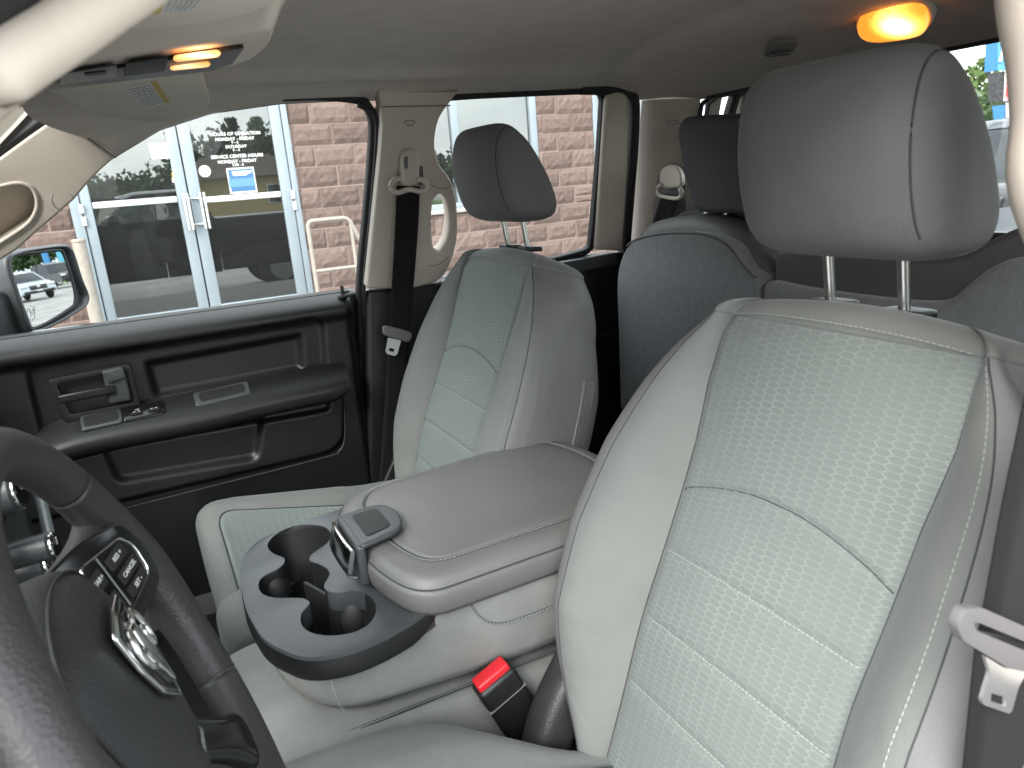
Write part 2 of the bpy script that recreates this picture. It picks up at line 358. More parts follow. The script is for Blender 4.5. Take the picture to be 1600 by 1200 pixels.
def pane(name, tint, refl, rough=0.0, haze=0.0):
    """thin glass: clear tinted sheet with mirror reflection rising at grazing angles"""
    m = bpy.data.materials.new(name); m.use_nodes = True; n, l = m.node_tree.nodes, m.node_tree.links; n.clear()
    o = n.new('ShaderNodeOutputMaterial'); t = n.new('ShaderNodeBsdfTransparent'); t.inputs[0].default_value = (*tint, 1)
    g = n.new('ShaderNodeBsdfGlossy'); g.inputs['Roughness'].default_value = rough; g.inputs[0].default_value = (.95, .98, .97, 1)
    f = n.new('ShaderNodeFresnel'); f.inputs[0].default_value = 1.5; a = n.new('ShaderNodeMath'); a.operation = 'MULTIPLY_ADD'; a.inputs[1].default_value = 1-refl; a.inputs[2].default_value = refl
    mx = n.new('ShaderNodeMixShader'); l.new(f.outputs[0], a.inputs[0]); l.new(a.outputs[0], mx.inputs[0]); l.new(t.outputs[0], mx.inputs[1]); l.new(g.outputs[0], mx.inputs[2])
    if haze:
        d = n.new('ShaderNodeBsdfDiffuse'); d.inputs[0].default_value = (.6, .6, .6, 1); nz = n.new('ShaderNodeTexNoise'); nz.inputs['Scale'].default_value = 40; nz.inputs['Detail'].default_value = 8
        tcn = n.new('ShaderNodeTexCoord'); l.new(tcn.outputs['Object'], nz.inputs['Vector'])
        r = n.new('ShaderNodeMapRange'); r.inputs[1].default_value = .62; r.inputs[2].default_value = .8; r.inputs[3].default_value = haze*.3; r.inputs[4].default_value = haze; l.new(nz.outputs['Fac'], r.inputs[0])
        m2 = n.new('ShaderNodeMixShader'); l.new(r.outputs[0], m2.inputs[0]); l.new(mx.outputs[0], m2.inputs[1]); l.new(d.outputs[0], m2.inputs[2]); mx = m2
    l.new(mx.outputs[0], o.inputs['Surface']); M[name] = m
pane('cab_glass', (.90, .93, .91), .02, haze=.05)
pane('rear_tint', (.74, .76, .74), .02, haze=.04)
pane('store_glass', (.26, .29, .29), .155, .004, haze=.05)
mm_ = mat('mirror_glass', (.50, .515, .515), .01, metal=1)
def split_block(name, lo, hi):
    """split-face masonry: rough relief, each block its own tone"""
    m = mat(name, lo, .95, spec=.2); n, l = m.node_tree.nodes, m.node_tree.links; b = n['Principled BSDF']
    oi = n.new('ShaderNodeObjectInfo'); tcn = n.new('ShaderNodeTexCoord'); t = n.new('ShaderNodeTexNoise'); t.inputs['Scale'].default_value = 26; t.inputs['Detail'].default_value = 10; t.inputs['Roughness'].default_value = .72
    ge = n.new('ShaderNodeNewGeometry'); l.new(ge.outputs['Position'], t.inputs['Vector'])
    a = n.new('ShaderNodeMath'); a.operation = 'MULTIPLY_ADD'; a.inputs[1].default_value = .45; l.new(oi.outputs['Random'], a.inputs[0])
    a2 = n.new('ShaderNodeMath'); a2.operation = 'MULTIPLY_ADD'; a2.inputs[1].default_value = 1.5; a2.inputs[2].default_value = -.5; l.new(t.outputs['Fac'], a2.inputs[0]); l.new(a2.outputs[0], a.inputs[2])
    mx = n.new('ShaderNodeMix'); mx.data_type = 'RGBA'; mx.inputs[6].default_value = (*lo, 1); mx.inputs[7].default_value = (*hi, 1); l.new(a.outputs[0], mx.inputs[0]); l.new(mx.outputs[2], b.inputs['Base Color'])
    bp = n.new('ShaderNodeBump'); bp.inputs['Strength'].default_value = .8; bp.inputs['Distance'].default_value = .012; l.new(t.outputs['Fac'], bp.inputs['Height']); l.new(bp.outputs[0], b.inputs['Normal'])
split_block('split_block', (.090, .062, .054), (.215, .152, .132))
def leafy(name, a, b_):
    m = mat(name, a, .75, spec=.25); n, l = m.node_tree.nodes, m.node_tree.links; b = n['Principled BSDF']
    ge = n.new('ShaderNodeNewGeometry'); mx = n.new('ShaderNodeMix'); mx.data_type = 'RGBA'; mx.inputs[6].default_value = (*a, 1); mx.inputs[7].default_value = (*b_, 1)
    l.new(ge.outputs['Random Per Island'], mx.inputs[0]); l.new(mx.outputs[2], b.inputs['Base Color'])
leafy('leaf_dark', (.030, .055, .025), (.075, .115, .050)); leafy('leaf_light', (.06, .10, .03), (.13, .19, .06))
def ground_mat(name, c, big, amt):
    mat(name, c, .92, spec=.3, bump=(60, .4, .01, 6), var=(big, amt))
ground_mat('asphalt', (.30, .295, .285), .8, .25); ground_mat('grass', (.10, .20, .035), 2.0, .3); ground_mat('dark_ground', (.055, .056, .058), .9, .2); ground_mat('pavement', (.13, .125, .12), 1.0, .12)
# ------------------------------------------------------------------ the truck cab
CAB = thing('truck_cab', 'dark pickup cab with beige pillars and taupe headliner around the seats', 'truck')
EDGE = [(-.34, .755, 1.43), (-.213, .724, 1.552), (-.126, .703, 1.628), (-.032, .685, 1.692), (.083, .669, 1.751), (.174, .662, 1.776), (.303, .658, 1.789), (.427, .657, 1.791), (.60, .657, 1.789), (.80, .657, 1.792), (1.03, .656, 1.797), (1.146, .660, 1.776)]
EX = [e[0] for e in EDGE]; EY = [e[1] for e in EDGE]; EZ = [e[2] for e in EDGE]
# headliner: crowned roof lining that rolls down to the window line and to the rear header
g = []
for x_ in np.linspace(-.10, 1.275, 180):
    row = []
    for t in np.linspace(-1, 1, 91):
        s = abs(t); x = x_ if x_ > .15 else .15-(.15-x_)*(.25-.090*float(sstep(.64, 1.0, s)))/.25     # front corners stop at the A-pillar trim
        xe = min(x, 1.146); ye, ze = np.interp(xe, EX, EY), np.interp(xe, EX, EZ)
        if x > 1.146: q = (x-1.146)/(1.275-1.146); ye = ye*(1-q)+.60*q; ze = ze*(1-q)+1.766*q
        zc = 1.838-.058*float(sstep(.22, -.10, x)); y = s*ye
        xc = .845+.55*y*y; rd = max(0., (x-xc)/(1.275-xc)) if xc < 1.26 else 0.
        z = ze+(zc-(.008*min(1, rd*12)+.060*rd)-ze)*(1-s**5.0)            # rear panel drops to the back window from a soft crease
        z += -.010*math.exp(-((s-.80)/.05)**2)*float(sstep(.05, .3, x))*float(sstep(1.1, .9, x))     # soft step along the side rail
        row.append((x, math.copysign(y, t), z))
    g.append(row)
grid('headliner', g, 'headliner', CAB, smooth=180)
go = [[(p[0]-.02 if p[0] < 0 else p[0]*1.02, p[1]*1.10, p[2]+.055) for p in r[::2]] for r in g[::3]]
grid('roof_skin', go, 'paint_black', CAB, smooth=180)
# passenger A-pillar trim: rounded moulding with the grab opening through it
AO = .072
def apx(u, v, o=AO): return on_side(u, v, o)
ao = [apx(u, v) for u, v in ((93, 181), (136, 217), (179, 247), (158, 265), (136, 288), (115, 313), (90, 335), (55, 365), (25, 392), (0, 407), (-60, 455), (-200, 570), (-230, 420), (-60, 290), (0, 247), (48, 212))]
ah = cr([apx(u, v) for u, v in ((-150, 330), (-60, 300), (0, 291), (18, 287), (36, 287), (51, 295), (58, 312), (56, 330), (44, 349), (16, 369), (-30, 398), (-110, 450), (-170, 440))], 3, True)
ap = prism('a_pillar_trim', ao, (0, .05, .014), 'beige', CAB, .016, 5, hole=list(ah), smooth=60)
tube('grab_lip', [p+V3(0, -.0005, 0) for p in ah], .0035, 'beige', ap, 8, up=(0, 1, 0), closed=True)
tube('pillar_seam', [apx(u, v, AO+.0005) for u, v in ((90, 178), (136, 215), (181, 247))], .0013, 'seat_side', ap, 6)
rc = [apx(u, v, .018) for u, v in ((-200, 260), (70, 260), (70, 340), (20, 366), (-60, 420), (-200, 520))]
mesh_obj('grab_recess', rc, [tuple(range(len(rc)))], 'beige', ap, 0)
ck = apx(99, 314, AO+.0003); tube('screw_cap', [ck+V3(.0165*math.cos(t), .0035*math.sin(t)*-1, .0165*math.sin(t)) for t in np.linspace(.2, 2*PI-1.0, 24)], .0006, 'seat_side', ap, 5)
# windscreen glass and its black edge band
ws = [(-.075, -.61, 1.788), (-.075, .61, 1.788), (-.60, .70, 1.40), (-.60, -.70, 1.40)]
mesh_obj('windscreen', ws, [(0, 1, 2, 3)], 'cab_glass', CAB, 0)
tube('windscreen_band', cr([(-.072, .30, 1.792), (-.072, .56, 1.790)]+[tuple(on_side(u, v, .058)) for u, v in ((88, 171), (50, 200), (0, 236), (-80, 296), (-200, 390))], 8), .0075, 'rubber', CAB, 8)
# windshield header strip of headliner
sweep('front_header', [(-.085, y, 1.786) for y in np.linspace(-.52, .50, 12)], rrect(.05, .02, .008), 'headliner', CAB)

# passenger B-pillar: upper beige trim with the grab slot, lower black trim
OFF = .052
outl = [on_side(u, v, OFF) for u, v in ((592, 138), (598, 195), (595, 240), (585, 337), (573, 452), (640, 453), (684, 440), (703, 416), (714, 380), (716, 345), (713, 308), (704, 280), (688, 258), (681, 235), (681, 212), (688, 184), (706, 158), (722, 138))]
hole = [on_side(u, v, OFF) for u, v in ((677, 318), (683, 307), (691, 304), (698, 312), (702, 335), (702, 358), (697, 378), (688, 391), (679, 388), (676, 372), (675, 345))]
bo = cr(outl[5:], 3); bo = outl[:5]+list(bo)
bp_ = prism('b_pillar_trim', bo, (.0, .036, .010), 'beige', CAB, .0085, 4, hole=list(cr(hole, 3, True)), smooth=60)
g = []
fe = cr([on_side(u, v, OFF-.003) for u, v in ((597, 162), (600, 195), (598, 240), (588, 337), (576, 453))], 6); fo = cr([on_side(u, v, .006) for u, v in ((585, 168), (589, 195), (587, 240), (577, 337), (566, 455))], 6)
for a, b in zip(fe, fo): g.append([a+(b-a)*t+V3(0, -.006*math.sin(PI*t), 0) for t in np.linspace(0, 1, 6)])
grid('b_pillar_return', g, 'beige', bp_, smooth=180)
# top transition of the pillar into the headliner
mesh_obj('pillar_top_seam', [on_side(596, 166, OFF+.002), on_side(704, 164, OFF+.002), on_side(704, 166, OFF+.002), on_side(596, 168, OFF+.002)], [(0, 1, 2, 3)], 'seat_side', bp_, 0)
for u, v in ((640, 189), ):
    c = on_side(u, v, OFF+.0005); d = [c+V3(.011*math.cos(a), 0, .009*math.sin(a)) for a in np.linspace(PI, 2*PI, 12)]; tube('airbag_mark', list(d)+[d[0]], .0007, 'seat_side', bp_, 5)
for u0, v0, u1, v1 in ((672, 288, 704, 292), (670, 415, 700, 402)):
    tube('screw_cover', cr([on_side(u0, v0, OFF+.0005), on_side((u0+u1)/2, (v0+v1)/2+5, OFF+.0005), on_side(u1, v1, OFF+.0005)], 6), .0007, 'seat_side', bp_, 5)
lb = [on(u, v, 'y', .742) for u, v in ((572, 452), (700, 438), (700, 900), (578, 900))]
prism('b_pillar_lower', lb, (0, .04, 0), 'black_plastic', CAB, .012, 4)
# rubber seals round the front door opening
seal = cr([on_side(u, v, .004) for u, v in ((440, 150), (500, 149), (558, 155), (573, 166), (582, 185), (583, 210), (580, 260), (573, 340), (563, 452), (566, 560), (569, 700), (572, 860))], 8)
sweep('door_seal', seal, rrect(.019, .024, .007, 4), 'rubber', CAB, up=(0, -1, -.2), smooth=60)
seal2 = cr([on_side(u, v, .022) for u, v in ((560, 163), (579, 172), (589, 190), (590, 215), (587, 262), (580, 340), (570, 452), (573, 560), (576, 700))], 8)
sweep('door_seal', seal2, circle(.0065, 8), 'rubber', CAB, up=(0, -1, 0), smooth=60)
# C-pillar and rear corner
A = cr([(1.150, .662, 1.775), (1.158, .690, 1.68), (1.168, .728, 1.55), (1.178, .765, 1.40), (1.19, .77, 1.1)], 6); B = cr([(1.268, .590, 1.768), (1.270, .592, 1.68), (1.272, .600, 1.55), (1.272, .61, 1.40), (1.272, .62, 1.1)], 6)
g = [[a+(b-a)*t+V3(-.010, -.014, 0)*math.sin(PI*t) for t in np.linspace(0, 1, 10)] for a, b in zip(A, B)]
cpil = grid('c_pillar_trim', g, 'beige', CAB, smooth=180)
c = V3(1.200, .622, 1.722); d = [c+V3(.011*math.cos(a), -.012*math.cos(a)*.6-.012, .009*math.sin(a)) for a in np.linspace(PI, 2*PI, 12)]; tube('airbag_mark', list(d)+[d[0]], .0008, 'seat_side', cpil, 5)
# recess behind the rear belt guide
sealc = cr([on_side(u, v, .012) for u, v in ((905, 140), (960, 141), (982, 147), (990, 165), (988, 230), (982, 310), (976, 400), (970, 560))], 8)
sweep('rear_door_seal', sealc, rrect(.022, .030, .008, 4), 'rubber', CAB, up=(0, -1, -.2), smooth=60)
# rear wall and back window
prism('rear_wall', [(1.285, -.74, .75), (1.285, .74, .75), (1.285, .74, 1.47), (1.285, -.74, 1.47)], (.03, 0, 0), 'black_plastic', CAB)
mesh_obj('back_window', [(1.278, -.62, 1.46), (1.278, .62, 1.46), (1.275, .60, 1.775), (1.275, -.60, 1.775)], [(0, 1, 2, 3)], 'rear_tint', CAB, 0)
sweep('back_window_seal', cr([(1.268, .597, 1.47), (1.268, .594, 1.60), (1.266, .588, 1.735), (1.265, .560, 1.762), (1.265, .50, 1.768), (1.263, 0, 1.771), (1.265, -.50, 1.768), (1.265, -.57, 1.76), (1.266, -.588, 1.735), (1.268, -.597, 1.47)], 8), circle(.0055, 8), 'rubber', CAB, up=(1, 0, 0))
prism('rear_pillar_driver', [(1.29, -.60, 1.77), (1.29, -.60, 1.3), (1.29, -.76, 1.3), (1.29, -.69, 1.77)], (.03, 0, 0), 'black_plastic', CAB)
# floor, sill, firewall
box('floor', (.25, 0, .735), (1.98, 1.48, .03), 'carpet', CAB, .005)
box('firewall', (-.78, 0, 1.03), (.04, 1.5, .60), 'black_plastic', CAB)
# outer body below the glass: bonnet, front wing, cargo bed, passenger flank
def flank(name, poly, y0, y1, mt='paint_black'): return prism(name, fillet([V3(x, y0, z) for x, z in poly], .04), (0, y1-y0, 0), mt, CAB, .03, 3)
flank('bonnet', [(-1.95, .75), (-1.95, 1.10), (-1.75, 1.22), (-.82, 1.30), (-.82, .75)], -.86, .86)
flank('cargo_bed', [(1.34, .46), (1.34, 1.36), (3.25, 1.36), (3.25, .46)], -.93, .93)
flank('front_wing', [(-1.9, .70), (-1.9, 1.05), (-1.6, 1.20), (-.80, 1.26), (-.80, .6), (-1.0, .6), (-1.1, .85), (-1.3, .95), (-1.5, .85), (-1.6, .6), (-1.85, .6)], .862, .93)
for x, y in ((-1.35, .80), (2.35, .80), (2.35, -.80), (-1.35, -.80)):
    w = cyl('wheel', (x, y-.12, .40), (x, y+.12, .40), .40, 'tyre', CAB, 32, bev=.03); cyl('rim', (x, y-.125, .40), (x, y+.125, .40), .23, 'rim_alu', w, 24, bev=.01)
# driver side door aperture: A-pillar trim, roof rail, B-pillar trim, seal
dl = cr([(-.30, -.74, 1.44), far(-120, 205, .255), far(0, 112, .262), far(95, 50, .275), far(190, -14, .285), far(360, -125, .30), far(620, -240, .32), far(1000, -330, .35), far(1400, -260, .38), far(1634, -60, .40)], 8)
g1 = dl[:50]
tube('driver_a_pillar', g1, .0115, 'beige', CAB, 14, up=(.2, -.4, .8))
sl_ = [p-IR*.034*.55+IU*.034*.84-FW*.008 for p in g1]
tube('driver_door_seal', sl_, .0270, 'rubber', CAB, 14, up=(.2, -.4, .8))
tube('driver_a_pillar_outer', [p+V3(-.050, -.036, .046) for p in g1], .034, 'paint_black', CAB, 14, up=(.2, -.4, .8))  # set off towards the sun, added to keep the trim in shade
g2 = dl[49:]
tube('driver_roof_rail', g2, .0115, 'beige', CAB, 14, up=(.2, -.4, .8))
bpd = cr([far(1646, -120, .40), far(1658, 0, .40), far(1673, 80, .40), far(1680, 180, .40), far(1674, 265, .40), far(1700, 345, .40), far(1750, 450, .41), far(1765, 700, .42), far(1750, 1100, .45)], 6)
tube('driver_b_pillar', bpd, .030, 'beige', CAB, 20, up=(.3, -1, 0))
# driver side behind the door opening: unseen body side, pillars and rear quarter, built to block light
prism('driver_body_side', fillet([V3(.47, -.76, .62), V3(.47, -.76, 1.40), V3(1.31, -.76, 1.40), V3(1.31, -.76, .62)], .02), (0, -.12, 0), 'paint_black', CAB, .01)
prism('driver_b_pillar_upper', [V3(.50, -.735, 1.40), V3(.66, -.735, 1.40), V3(.66, -.630, 1.80), V3(.50, -.630, 1.80)], (0, -.07, 0), 'beige', CAB, .01)
prism('driver_c_pillar', [V3(1.04, -.735, 1.40), V3(1.30, -.735, 1.40), V3(1.30, -.630, 1.80), V3(1.04, -.630, 1.80)], (0, -.07, 0), 'beige', CAB, .01)
mesh_obj('driver_rear_glass', [(.66, -.765, 1.40), (1.04, -.765, 1.40), (1.04, -.655, 1.80), (.66, -.655, 1.80)], [(0, 1, 2, 3)], 'cab_glass', CAB, 0)
# ------------------------------------------------------------------ passenger front door
FD = thing('front_door', 'black moulded inner door panel with armrest under the front passenger window', 'car door')
DY = .738
def dp(u, v, y=DY): p = on(u, v, 'y', y); return (p[0], p[2])
xs = np.linspace(-.62, .405, 240); zs = np.linspace(.80, 1.4055, 155); X, Z = np.meshgrid(xs, zs)
R1 = fillet([(*dp(38, 572), 0), (*dp(505, 493), 0), (*dp(514, 640), 0), (*dp(75, 720), 0)], [.03, .03, .01, .01]); 
R2 = fillet([(*dp(222, 566), 0), (*dp(476, 520), 0), (*dp(480, 583), 0), (*dp(240, 628), 0)], .012)
R3 = fillet([(*dp(-60, 740), 0), (*dp(536, 610), 0), (*dp(536, 700), 0), (*dp(-60, 840), 0)], [.02, .02, .05, .02])
R4 = fillet([(*dp(152, 690), 0), (*dp(415, 640), 0), (*dp(405, 718), 0), (*dp(182, 756), 0)], .02)
R5 = fillet([(*dp(74, 594), 0), (*dp(203, 568), 0), (*dp(222, 640), 0), (*dp(102, 664), 0)], .008)
d1, d2, d3, d4 = (poly_sdf(r, X, Z) for r in (R1, R2, R3, R4))
Yd = np.full(X.shape, DY)
Yd += .014*sstep(.004, -.006, d1)
Yd += -.012*sstep(.008, -.001, d2)*0 + .016*sstep(.001, -.016, d2)
Yd += -.008*sstep(.004, -.004, d3)
Yd += .014*sstep(.002, -.014, d4)
Yd += -.014*sstep(1.345, 1.368, Z) + .040*np.clip((Z-1.374)/.0315, 0, 1)**1.7        # rolled shoulder under the glass
Yd += .012*sstep(.385, .405, X)
Yd += -.030*sstep(1.03, .96, Z)*sstep(-.7, -.3, X)*0
P = np.stack([X-.045*(1.40-Z)*0, Yd, Z], -1)
grid('door_panel', P, 'black_plastic', FD, smooth=60, flip=True)
tube('belt_seal', [(x, DY+.029, 1.4050) for x in np.linspace(-.62, .41, 20)], .0025, 'rubber', FD, 8)
prism('outer_skin', fillet([V3(-.80, .845, .44), V3(-.80, .845, 1.37), V3(-.3, .845, 1.40), V3(.45, .845, 1.40), V3(.45, .845, .44)], .02), (0, .04, 0), 'paint_black', FD, .012)
prism('door_top', [V3(-.62, DY+.032, 1.392), V3(.43, DY+.032, 1.392), V3(.43, .86, 1.392), V3(-.62, .86, 1.392)], (0, 0, .008), 'rubber', FD, .003)
mesh_obj('window_glass', [(-.56, .770, 1.39), (.50, .770, 1.39), (.50, .650, 1.80), (-.56, .650, 1.80)], [(0, 1, 2, 3)], 'cab_glass', FD, 0)
lk = on(535, 455, 'y', DY+.010); cyl('lock_pin', (lk[0], lk[1], 1.39), (lk[0], lk[1], lk[2]+.012), .0038, 'rubber', FD, 12, bev=.001)
cyl('lock_bush', (lk[0], lk[1], 1.394), (lk[0], lk[1], 1.403), .012, 'rubber', FD, 16, bev=.003)
# armrest: a long moulded shelf, its section blending up to the panel
pa = cr([(*on(60, 712, 'y', .700),), (*on(130, 688, 'y', .698),), (*on(300, 652, 'y', .693),), (*on(430, 622, 'y', .690),), (*on(548, 598, 'y', .690),)], 10)
rings = []
for i, p in enumerate(pa):
    t = i/(len(pa)-1); e = float(sstep(1.0, .955, t)); k = .35+.65*e
    c = [(.050, .040), (.030, .028), (.006, .012), (-.006, .001), (-.010, -.012), (-.004, -.026*k-.004), (.020, -.040*k), (.060, -.050*k)]
    c = cr(c, 3)
    rings.append([V3(p[0], p[1]+a*(1 if a > 0 else k), p[2]+b) for a, b in c])
loft('armrest', rings, 'black_plastic', FD, smooth=60)
zt_ = lambda x: np.interp(x, pa[:, 0], pa[:, 2])
def flat_on_arm(name, x0, x1, y0, y1, h, mt, par, bev=.002, lift=.010):
    a, b = zt_(x0)+lift, zt_(x1)+lift
    pl = fillet([V3(x0, y0, 0), V3(x1, y0, 0), V3(x1, y1, 0), V3(x0, y1, 0)], .006)
    q = [V3(p[0], p[1], a+(b-a)*(p[0]-x0)/(x1-x0)+.68*(p[1]-.698)) for p in pl]
    return prism(name, q, (0, 0, h), mt, par, bev)
xa, xb = on(305, 630, 'y', .71)[0], on(392, 612, 'y', .71)[0]
cup = flat_on_arm('pull_cup', xa, xb, .704, .734, .005, 'tray_plastic', FD); flat_on_arm('cup_recess', xa+.010, xb-.010, .709, .730, .0055, 'dark_recess', cup, 0)
xa, xb = on(125, 662, 'y', .71)[0], on(190, 648, 'y', .71)[0]
cup = flat_on_arm('front_bin', xa, xb, .704, .734, .005, 'tray_plastic', FD); flat_on_arm('bin_recess', xa+.006, xb-.006, .708, .731, .0055, 'dark_recess', cup, 0)
xa, xb = on(192, 655, 'y', .71)[0], on(258, 640, 'y', .71)[0]
sw = flat_on_arm('switch_plate', xa, xb, .704, .733, .0045, 'gloss_black', FD)
for u in (215, 243):
    x = on(u, 650, 'y', .715)[0]; z = zt_(x)+.026
    bt_ = box('window_switch', (x, .716, z), (.022, .013, .007), 'black_plastic', sw, .002)
    for k in (-1, 1): box('switch_mark', (x+k*.004, .7135, z+.0037), (.004, .003, .0006), 'white_print', bt_)
box('lock_switch_light', (on(216, 648, 'y', .715)[0], .722, zt_(.0)+.031), (.008, .003, .001), 'chrome', sw)
# release handle: bezel, cup and lever
bez = fillet([V3(*on(u, v, 'y', DY-.004)) for u, v in ((74, 594), (203, 568), (221, 638), (101, 662))], .009)
inn = fillet([V3(*on(u, v, 'y', DY-.004)) for u, v in ((88, 600), (196, 578), (209, 628), (110, 648))], .007)
hb = prism('handle_bezel', bez, (0, .016, 0), 'black_plastic', FD, .002, 2, hole=inn, smooth=50)
cpts = fillet([V3(*on(u, v, 'y', DY+.009)) for u, v in ((82, 597), (200, 574), (214, 632), (106, 654))], .007)
mesh_obj('handle_cup', cpts, [tuple(range(len(cpts)))], 'dark_recess', hb, 0)
lv = cr([on(u, v, 'y', y) for u, v, y in ((95, 624, .722), (120, 619, .716), (155, 612, .715), (178, 608, .720))], 6)
sweep('lever', lv, rrect(.012, .017, .004), 'black_plastic', hb, up=(0, 0, 1))
prism('lever_pivot', fillet([V3(*on(u, v, 'y', .718)) for u, v in ((160, 583), (196, 577), (206, 626), (170, 632))], .006), (0, .022, 0), 'tray_plastic', hb, .005)
prism('lock_tab', fillet([V3(*on(u, v, 'y', .712)) for u, v in ((158, 581), (192, 573), (198, 591), (168, 600))], .005), (0, .018, 0), 'tray_plastic', hb, .004)
tube('pocket_line', cr([(*[dp(536, 612)[0]], DY-.009, dp(536, 612)[1]), (dp(537, 680)[0], DY-.009, dp(537, 680)[1]), (dp(528, 703)[0], DY-.009, dp(528, 703)[1]), (dp(505, 713)[0], DY-.009, dp(505, 713)[1]), (dp(300, 765)[0], DY-.009, dp(300, 765)[1]), (dp(150, 803)[0], DY-.009, dp(150, 803)[1])], 6), .0012, 'tray_plastic', FD, 6)

# ------------------------------------------------------------------ passenger rear door
RD = thing('rear_door', 'rear passenger door with beige window surround and dark lower panel', 'car door')
mesh_obj('window_glass', [(.50, .768, 1.40), (1.12, .768, 1.40), (1.12, .648, 1.81), (.50, .648, 1.81)], [(0, 1, 2, 3)], 'cab_glass', RD, 0)
fr = cr([on_side(u, v, .010) for u, v in ((690, 152), (750, 148), (900, 142), (932, 143), (941, 152), (941, 175), (934, 270), (924, 372), (918, 389), (900, 397), (840, 412), (760, 430))], 8)
sweep('window_seal', fr, rrect(.016, .020, .005, 4), 'rubber', RD, up=(0, -1, -.2), smooth=60)
wf = [on_side(u, v, .030) for u, v in ((947, 150), (964, 142), (980, 148), (984, 172), (981, 280), (974, 394), (930, 391), (938, 280))]
prism('window_surround', list(cr(wf[:6], 3))+wf[6:], (0, .03, .008), 'beige', RD, .010, 4, smooth=60)
rp = [on(u, v, 'y', .745) for u, v in ((690, 446), (918, 398), (985, 392), (985, 900), (690, 900))]
prism('door_panel', rp, (0, .03, 0), 'black_plastic', RD, .010, 3)
prism('door_shoulder', fillet([V3(.62, .715, 1.36), V3(1.10, .715, 1.385), V3(1.10, .715, 1.415), V3(.62, .715, 1.405)], .008), (0, .06, 0), 'tray_plastic', RD, .007)
prism('outer_skin', fillet([V3(.46, .845, .44), V3(.46, .845, 1.40), V3(1.33, .845, 1.40), V3(1.33, .845, .44)], .02), (0, .04, 0), 'paint_black', RD, .012)
for y_, z_ in ((.735, 1.20), (.735, 1.08)): box('panel_rib', (.95, y_, z_), (.30, .02, .015), 'black_plastic', RD, .005)

# ------------------------------------------------------------------ door mirror
MR = thing('door_mirror', 'black door mirror outside the front passenger window reflecting parked cars', 'mirror')
MC = on(70, 450, 'y', 1.06)
to_cam = unit(CAM_LOC-MC); MOUT = unit(V3(1, .060, -.0205)); MN = unit(to_cam+MOUT)
def on_mirror(u, v, off=0.0):
    d = ray(u, v); t = np.dot(MC+MN*off-CAM_LOC, MN)/np.dot(d, MN); return CAM_LOC+d*t
def mirrored(u, v):
    """where a sight line goes after the mirror: start point and direction"""
    d = unit(ray(u, v)); return on_mirror(u, v), d-2*np.dot(d, MN)*MN
mo = cr([(8, 407), (24, 392), (60, 385), (98, 381), (110, 386), (117, 400), (128, 435), (138, 460), (138, 472), (130, 482), (95, 504), (58, 521), (46, 519), (40, 508), (22, 460)], 4, True)
hs = [V3(*on_mirror(u, v, .012)) for u, v in mo]; mc_ = np.mean(hs, axis=0)
rings = [[mc_+(p-mc_)*k+MN*o for p in hs] for k, o in ((.86, -.012), (.90, .004), (.94, .006), (.985, .003), (1.0, -.006), (1.0, -.03), (.93, -.08), (.75, -.12), (.4, -.145))]
loft('housing', rings, 'tray_plastic', MR, smooth=60)
mg = cr([(11, 409), (27, 398), (60, 394), (90, 391), (99, 396), (109, 425), (117, 455), (117, 473), (112, 480), (85, 498), (58, 512), (46, 511), (41, 503), (24, 455)], 4, True)
gl = [V3(*on_mirror(u, v, .014)) for u, v in mg]
prism('mirror_glass', gl, -MN*.004, 'mirror_glass', MR)
tube('glass_bezel', gl, .0035, 'rubber', MR, 8, up=tuple(MN), closed=True)
arm = [on_mirror(u, v, -.03) for u, v in ((28, 505), (5, 500), (-40, 505), (-90, 530))]
sweep('mirror_arm', cr(arm, 6), rrect(.05, .12, .02, 4), 'black_plastic', MR, up=(0, 0, 1), smooth=60)
# etched badge low on the glass: a shield with a horned head, drawn in thin frosted lines
ex_ = unit(on_mirror(60, 485, .0146)-on_mirror(30, 485, .0146)); ey_ = unit(np.cross(MN, ex_)); ey_ = ey_ if ey_[2] > 0 else -ey_
bc = on_mirror(46, 491, .0146); bs = .0185
def badge(lines, par, c, ex, ey, s, r, mt):
    for name, l, cl in lines: tube(name, [c+ex*x*s+ey*y*s for x, y in l], r, mt, par, 5, up=tuple(np.cross(ex, ey)), closed=cl)
SHIELD = [(-.75, .92), (0, 1.0), (.75, .92), (.80, .2), (.62, -.45), (0, -1.05), (-.62, -.45), (-.80, .2)]
HEAD = [('badge_shield', SHIELD, True),
        ('badge_horn', cr([(-.10, .62), (-.42, .66), (-.60, .38), (-.52, .05), (-.36, -.02), (-.34, .22), (-.44, .30)], 4), False),
        ('badge_horn', cr([(.10, .62), (.42, .66), (.60, .38), (.52, .05), (.36, -.02), (.34, .22), (.44, .30)], 4), False),
        ('badge_face', cr([(-.10, .62), (-.24, .15), (-.20, -.35), (0, -.62), (.20, -.35), (.24, .15), (.10, .62)], 4), False)]
badge(HEAD, MR, bc, ex_, ey_, bs, .0008, 'white_print')
